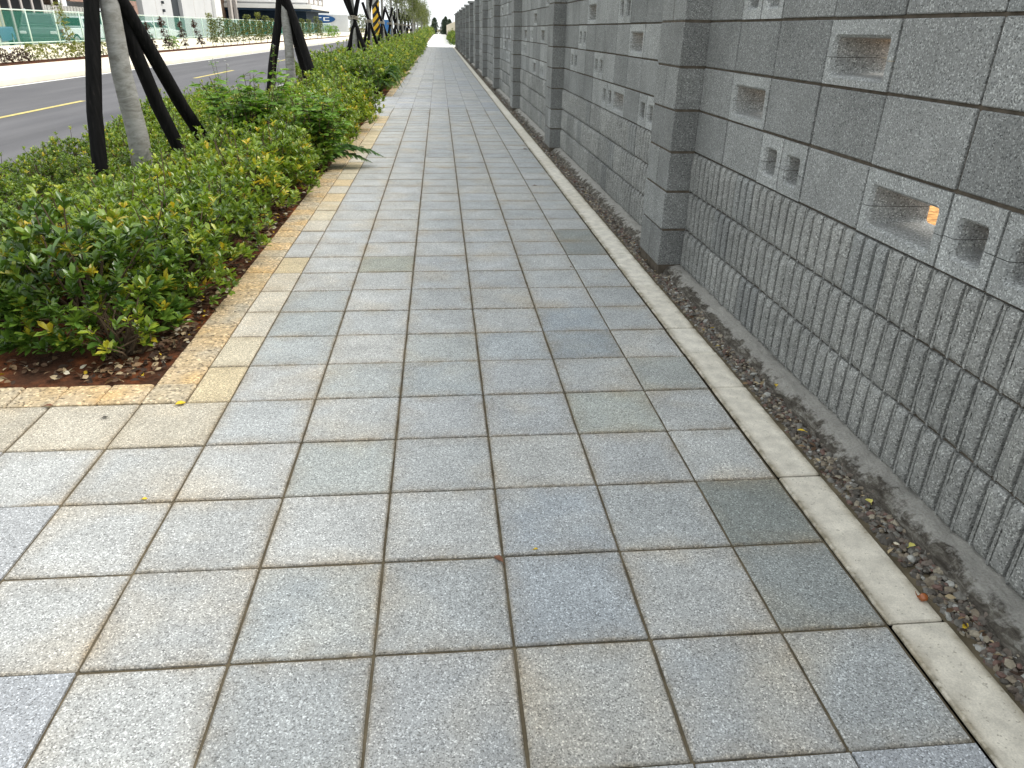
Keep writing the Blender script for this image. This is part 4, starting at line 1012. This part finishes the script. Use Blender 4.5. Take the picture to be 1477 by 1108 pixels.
def car(loc, rz, kind, paint, label, cat='car'):
    """kind: outline of the body side (x forward, z up) with cabin; half width w"""
    r = empty('parked_vehicle', loc, rz); tag(r, label, cat)
    if kind == 'hatch': body = [(-2.0, .32), (-2.05, .75), (-1.95, 1.0), (.7, .98), (1.75, .86), (2.02, .62), (2.0, .30)]; cab = [(-1.95, 1.0), (-1.70, 1.46), (-.1, 1.50), (.85, .98)]; w = .84; wh = .31; ax = (-1.25, 1.25)
    elif kind == 'suv': body = [(-2.2, .38), (-2.25, .85), (-2.2, 1.12), (.8, 1.10), (2.0, 1.0), (2.25, .7), (2.2, .38)]; cab = [(-2.2, 1.12), (-2.0, 1.68), (.1, 1.72), (.95, 1.10)]; w = .9; wh = .36; ax = (-1.4, 1.4)
    elif kind == 'pickup': body = [(-2.5, .45), (-2.5, 1.0), (-.6, 1.0), (.9, 1.05), (2.2, .98), (2.4, .7), (2.35, .42)]; cab = [(-.7, 1.02), (-.55, 1.62), (.45, 1.64), (1.1, 1.04)]; w = .86; wh = .36; ax = (-1.5, 1.5)
    else: body = [(-3.2, .45), (-3.2, 1.05), (1.3, 1.05), (3.1, 1.05), (3.25, .8), (3.2, .42)]; cab = [(1.2, 1.03), (1.25, 2.15), (2.65, 2.15), (3.15, 1.05)]; w = 1.0; wh = .40; ax = (-2.0, 2.2)
    def prism(pts, wb, wt, z_lo, z_hi):
        q = MB(); n = len(pts); V = []
        for s_ in (-1, 1):
            for x, z in pts:
                t = (z-z_lo)/(z_hi-z_lo); V.append((x, s_*(wb+(wt-wb)*t), z))
        Fc = [tuple(range(n)), tuple(range(2*n-1, n-1, -1))]+[(i, i+n, (i+1) % n+n, (i+1) % n) for i in range(n)]
        return q.add(V, Fc)
    def bev(o, b=.04):
        md = o.modifiers.new('bevel', 'BEVEL'); md.width = b; md.segments = 2; md.limit_method = 'ANGLE'
    bev(prism(body, w, w*.97, body[0][1], 1.1).make('body', M[paint], r), .06)
    zl, zh = cab[0][1], cab[1][1]
    bev(prism(cab, w*.95, w*.78, zl, zh).make('cabin', M[paint], r), .05)
    # glass: side, front and rear panes just proud of the cabin
    def pane(V): q = MB(); q.add(V, [(0, 1, 2, 3)]); return q.make('window', M['glass'], r)
    def P_(x, z, s_): t = (z-zl)/(zh-zl); return (x, s_*(w*.95+(w*.78-w*.95)*t+.012), z)
    def lerp(a, b, t): return (a[0]+(b[0]-a[0])*t, a[1]+(b[1]-a[1])*t)
    rb, rt_, ft, fb = cab
    for s_ in (-1, 1):
        a0, a1 = lerp(rb, rt_, .15), lerp(rb, rt_, .82); b0, b1 = lerp(fb, ft, .15), lerp(fb, ft, .82); m0, m1 = lerp(a0, b0, .47), lerp(a1, b1, .47); n0, n1 = lerp(a0, b0, .51), lerp(a1, b1, .51); a0, a1 = lerp(a0, b0, .06), lerp(a1, b1, .06); b0, b1 = lerp(b0, a0, .06), lerp(b1, a1, .06)
        for c in ((a0, m0, m1, a1), (n0, b0, b1, n1)): pane([P_(*c[0], s_), P_(*c[1], s_), P_(*c[2], s_), P_(*c[3], s_)])
    for (lo, hi, sg) in ((rb, rt_, -1), (fb, ft, 1)):
        c0, c1 = lerp(lo, hi, .15), lerp(lo, hi, .85); y0_, y1_ = w*.82, w*.70
        pane([(c0[0]+sg*.02, -y0_, c0[1]+.012), (c0[0]+sg*.02, y0_, c0[1]+.012), (c1[0]+sg*.02, y1_, c1[1]+.012), (c1[0]+sg*.02, -y1_, c1[1]+.012)])
    for x in ax:
        for s_ in (-1, 1):
            q = MB(); q.tube([(0, -.1, 0), (0, -.09, 0), (0, .09, 0), (0, .1, 0)], [wh*.85, wh, wh, wh*.85], 18); wl = q.make('wheel', M['rubber'], r, (x, s_*(w-.1), wh-.02))
            q = MB(); q.tube([(0, s_*.095, 0), (0, s_*.108, 0)], [wh*.62, wh*.55], 14); q.make('rim', M['rim'], wl)
    xr, xf = body[1][0], body[-2][0]
    for s_ in (-1, 1):
        q = MB(); q.bbox(-.04, .05, -.12, .12, -.09, .09, .02); q.make('tail_lamp', M['lamp_red'], r, (xr-.01, s_*(w-.16), .82)); q = MB(); q.bbox(-.05, .04, -.15, .15, -.07, .07, .02); q.make('headlamp', M['lamp_clear'], r, (xf-.02, s_*(w-.2), .78))
    q = MB(); q.bbox(-.05, .05, -w*.9, w*.9, -.1, .1, .03); q.make('bumper', M['rubber' if kind in ('pickup', 'truck') else paint], r, (xr, 0, .46)); q.make('bumper', M[paint], r, (xf, 0, .46))
    q = MB(); q.box(-.006, .006, -.22, .22, -.06, .06); q.make('number_plate', M['lamp_clear'], r, (xr-.035, 0, .62))
    return r
YZ = -.12
car((-20.3, 58.3, YZ), R(62), 'hatch', 'car_white', 'white hatchback parked behind the green fence, rear window showing')
car((-22.3, 46.0, YZ), R(-68), 'suv', 'car_dark', 'dark car parked behind the fence near the leaning sapling')
car((-22.0, 50.3, YZ), R(75), 'pickup', 'car_white', 'white pickup parked next to the black stake', 'pickup')
tk = car((-21.6, 38.8, YZ), R(-70), 'truck', 'car_blue', 'blue cab truck behind the fence with a white roof', 'truck')
q = MB(); q.bbox(-.75, .75, -.85, .85, 0, .14, .04); q.make('roof_fairing', M['car_white'], tk, (1.95, 0, 2.14))
car((-22.6, 56.4, YZ), R(-68), 'truck', 'car_white', 'white cab truck between the tree trunk and the white car', 'truck')

# building with dark bays and pale columns
b1 = empty('workshop_building', (-27, 52, YZ)); tag(b1, 'workshop with dark open bays between pale columns', 'building'); o1 = b1.location
def part(root, name, mat, x0, x1, y0, y1, z0, z1, b=.02):
    q = MB(); q.bbox(x0, x1, y0, y1, z0, z1, b) if b else q.box(x0, x1, y0, y1, z0, z1)
    o = q.make(name, M[mat], root, -root.location); return o
part(b1, 'back_wall', 'shade_in', -34, -33.8, 36, 66, YZ, 6.5, 0); part(b1, 'side_wall', 'shade_in', -33.8, -27.2, 36, 36.2, YZ, 6.5, 0)
part(b1, 'roof_slab', 'wall_grey', -34.2, -26.6, 35.5, 74.5, 6.5, 6.9); part(b1, 'fascia', 'column', -27.1, -26.85, 36, 60.6, 4.6, 6.5)
part(b1, 'floor_slab', 'wall_grey', -33.8, -27.2, 36, 66, YZ-.1, YZ+.03)
part(b1, 'inner_ceiling', 'shade_in', -33.8, -27.15, 36.2, 60.6, 4.5, 4.62, 0)
for i, y in enumerate(np.arange(44.0, 61, 1.42)): part(b1, 'column', 'column', -26.93, -26.85, y, y+.2, YZ, 4.62, .01)
part(b1, 'panel', 'beige', -27.02, -26.9, 50.3, 51.5, YZ, 4.6, .01)
part(b1, 'bay_shade_sheet', 'shade_in', -28.6, -28.5, 36.3, 60.6, YZ, 4.5, 0)  # added dark sheet standing in for deep shade within the bays
# open shed bay with green beam and white ribbed sheet
part(b1, 'green_beam', 'green_paint', -27.1, -26.8, 60.9, 74.0, 2.95, 4.4); part(b1, 'rust_beam', 'red_beam', -27.0, -26.75, 60.9, 73.9, 2.55, 2.94)
part(b1, 'inner_wall', 'brown_wall', -33.6, -33.4, 61, 74, YZ, 6.4, 0)
for i in range(22): part(b1, 'sheet_rib', 'wall_white', -30.2, -30.1, 61.2+i*.56, 61.2+i*.56+.44, YZ, 2.35, .03)
part(b1, 'end_pier', 'red_beam', -27.0, -26.7, 73.0, 73.8, YZ, 2.54)
# grey rendered block with tall dark door
b2 = empty('grey_building', (-27, 86, YZ)); tag(b2, 'grey rendered building with tall dark door strip', 'building')
part(b2, 'wall', 'wall_grey', -33, -26.5, 74.6, 82.6, YZ, 8); part(b2, 'wall', 'wall_grey', -33, -26.5, 85.9, 97.5, YZ, 8); part(b2, 'wall', 'wall_grey', -33, -26.9, 82.6, 85.9, 6.0, 8)
part(b2, 'door', 'door_dark', -27.0, -26.85, 82.65, 85.85, YZ, 5.98); part(b2, 'pilaster', 'wall_white', -26.48, -26.1, 97.0, 99.6, YZ, 8)
for i, yy in enumerate((78.0, 90.0, 94.0)): part(b2, 'panel_joint', 'column', -26.502, -26.49, yy, yy+.06, YZ, 8, 0)
for i, zz in enumerate((2.2, 2.9)): part(b2, 'wall_lamp', 'door_dark', -26.49, -26.3, 79.6, 79.9, zz, zz+.25, .02)
part(b2, 'recess', 'brown_wall', -32, -27.8, 99.7, 108, YZ, 8, 0); part(b2, 'pilaster', 'column', -26.6, -26.2, 104.5, 105.3, YZ, 8); part(b2, 'pilaster', 'column', -26.6, -26.2, 107.3, 108, YZ, 8)
part(b2, 'roof_slab', 'wall_grey', -33.3, -26.0, 74.3, 108.2, 8, 8.4)
# banded block with a deep canopy
b3 = empty('office_building', (-22, 112, YZ)); tag(b3, 'pale banded office building with a wide canopy over a navy soffit', 'building')
part(b3, 'ground_floor', 'navy', -33, -18.2, 112.5, 124, YZ, 3.0, 0); part(b3, 'canopy', 'wall_white', -33, -16.6, 107.6, 126, 3.25, 3.75); part(b3, 'soffit', 'navy', -32.9, -16.8, 107.8, 125.8, 3.0, 3.24, 0)
for i in range(5): part(b3, 'storey_band', 'wall_white', -33, -17.4, 109.5, 125, 4.0+i*.9, 4.5+i*.9)
for i in range(5): part(b3, 'window_band', 'wall_grey', -32.8, -17.7, 109.8, 124.8, 3.74+i*.9, 4.01+i*.9, 0)
for i in range(4): part(b3, 'fin', 'column', -17.42, -17.2, 110+i*4.2, 110.4+i*4.2, 3.76, 8.0)
part(b3, 'roof_slab', 'wall_grey', -33.2, -17.2, 109.2, 125.2, 8.5, 8.8)
# corrugated site hoarding with a blue oval sign
hd = empty('site_hoarding', (-19, 140, YZ)); tag(hd, 'pale corrugated hoarding with a blue oval sign', 'hoarding')
for i in range(44): part(hd, 'sheet_rib', 'container', -24.5+i*.2, -24.5+i*.2+.15, 140.0, 140.06, .55, 3.0, .01)
part(hd, 'backing', 'container', -24.6, -15.6, 140.07, 140.2, .5, 2.95, 0); part(hd, 'coping', 'container', -24.65, -15.55, 139.95, 140.25, 3.0, 3.1)
V = [(0, 0, 0)]+[(2.35*math.cos(t), 0, .62*math.sin(t)) for t in np.linspace(0, 2*PI, 41)[:-1]]
q = MB(); q.add([(x, -.03, z) for x, y, z in V[1:]]+[(x, .03, z) for x, y, z in V[1:]], [tuple(range(40)), tuple(range(79, 39, -1))]+[(i, 40+i, 40+(i+1) % 40, (i+1) % 40) for i in range(40)])
ov = q.make('oval_sign', M['logo_blue'], hd, Vector((-20.1, 139.9, 2.35))-hd.location)
q = MB(); q.box(-1.55, -1.25, -.045, -.032, -.28, .28); q.make('sign_stroke', M['logo_white'], ov)
q = MB(); q.box(-.75, .05, -.045, -.032, .16, .28); q.box(-.75, -.50, -.045, -.032, -.28, .155); q.make('sign_stroke', M['logo_white'], ov)
q = MB(); q.box(.35, 1.35, -.045, -.032, .17, .28); q.box(.35, .6, -.045, -.032, -.15, .165); q.box(.35, 1.35, -.045, -.032, -.28, -.155); q.make('sign_stroke', M['logo_white'], ov)
# containers and a truck far down the road
for (x, y, mt, lb) in ((-13.2, 158, 'container', 'pale grey site container far behind the third tree stakes'), (-10.6, 160, 'container_blue', 'blue container far down the road beside the striped pole')):
    cr = empty('site_container', (x, y, -.1)); tag(cr, lb, 'container')
    q = MB(); q.bbox(-1.22, 1.22, 0, 6, .12, 2.7, .04); q.make('box', M[mt], cr); q = MB()
    for s_ in (-1, 1): q.box(s_*1.0-.1, s_*1.0+.1, .1, 5.9, -.02, .12)
    q.make('skid', M['rubber'], cr)
    for i in range(7): q = MB(); q.box(-1.05+i*.32, -1.05+i*.32+.16, -.03, 0.0, .3, 2.5); q.make('corrugation', M[mt], cr)
car((-6.9, 150, -.09), R(-90), 'truck', 'car_white', 'white truck far down the road between the tree trunks', 'truck')
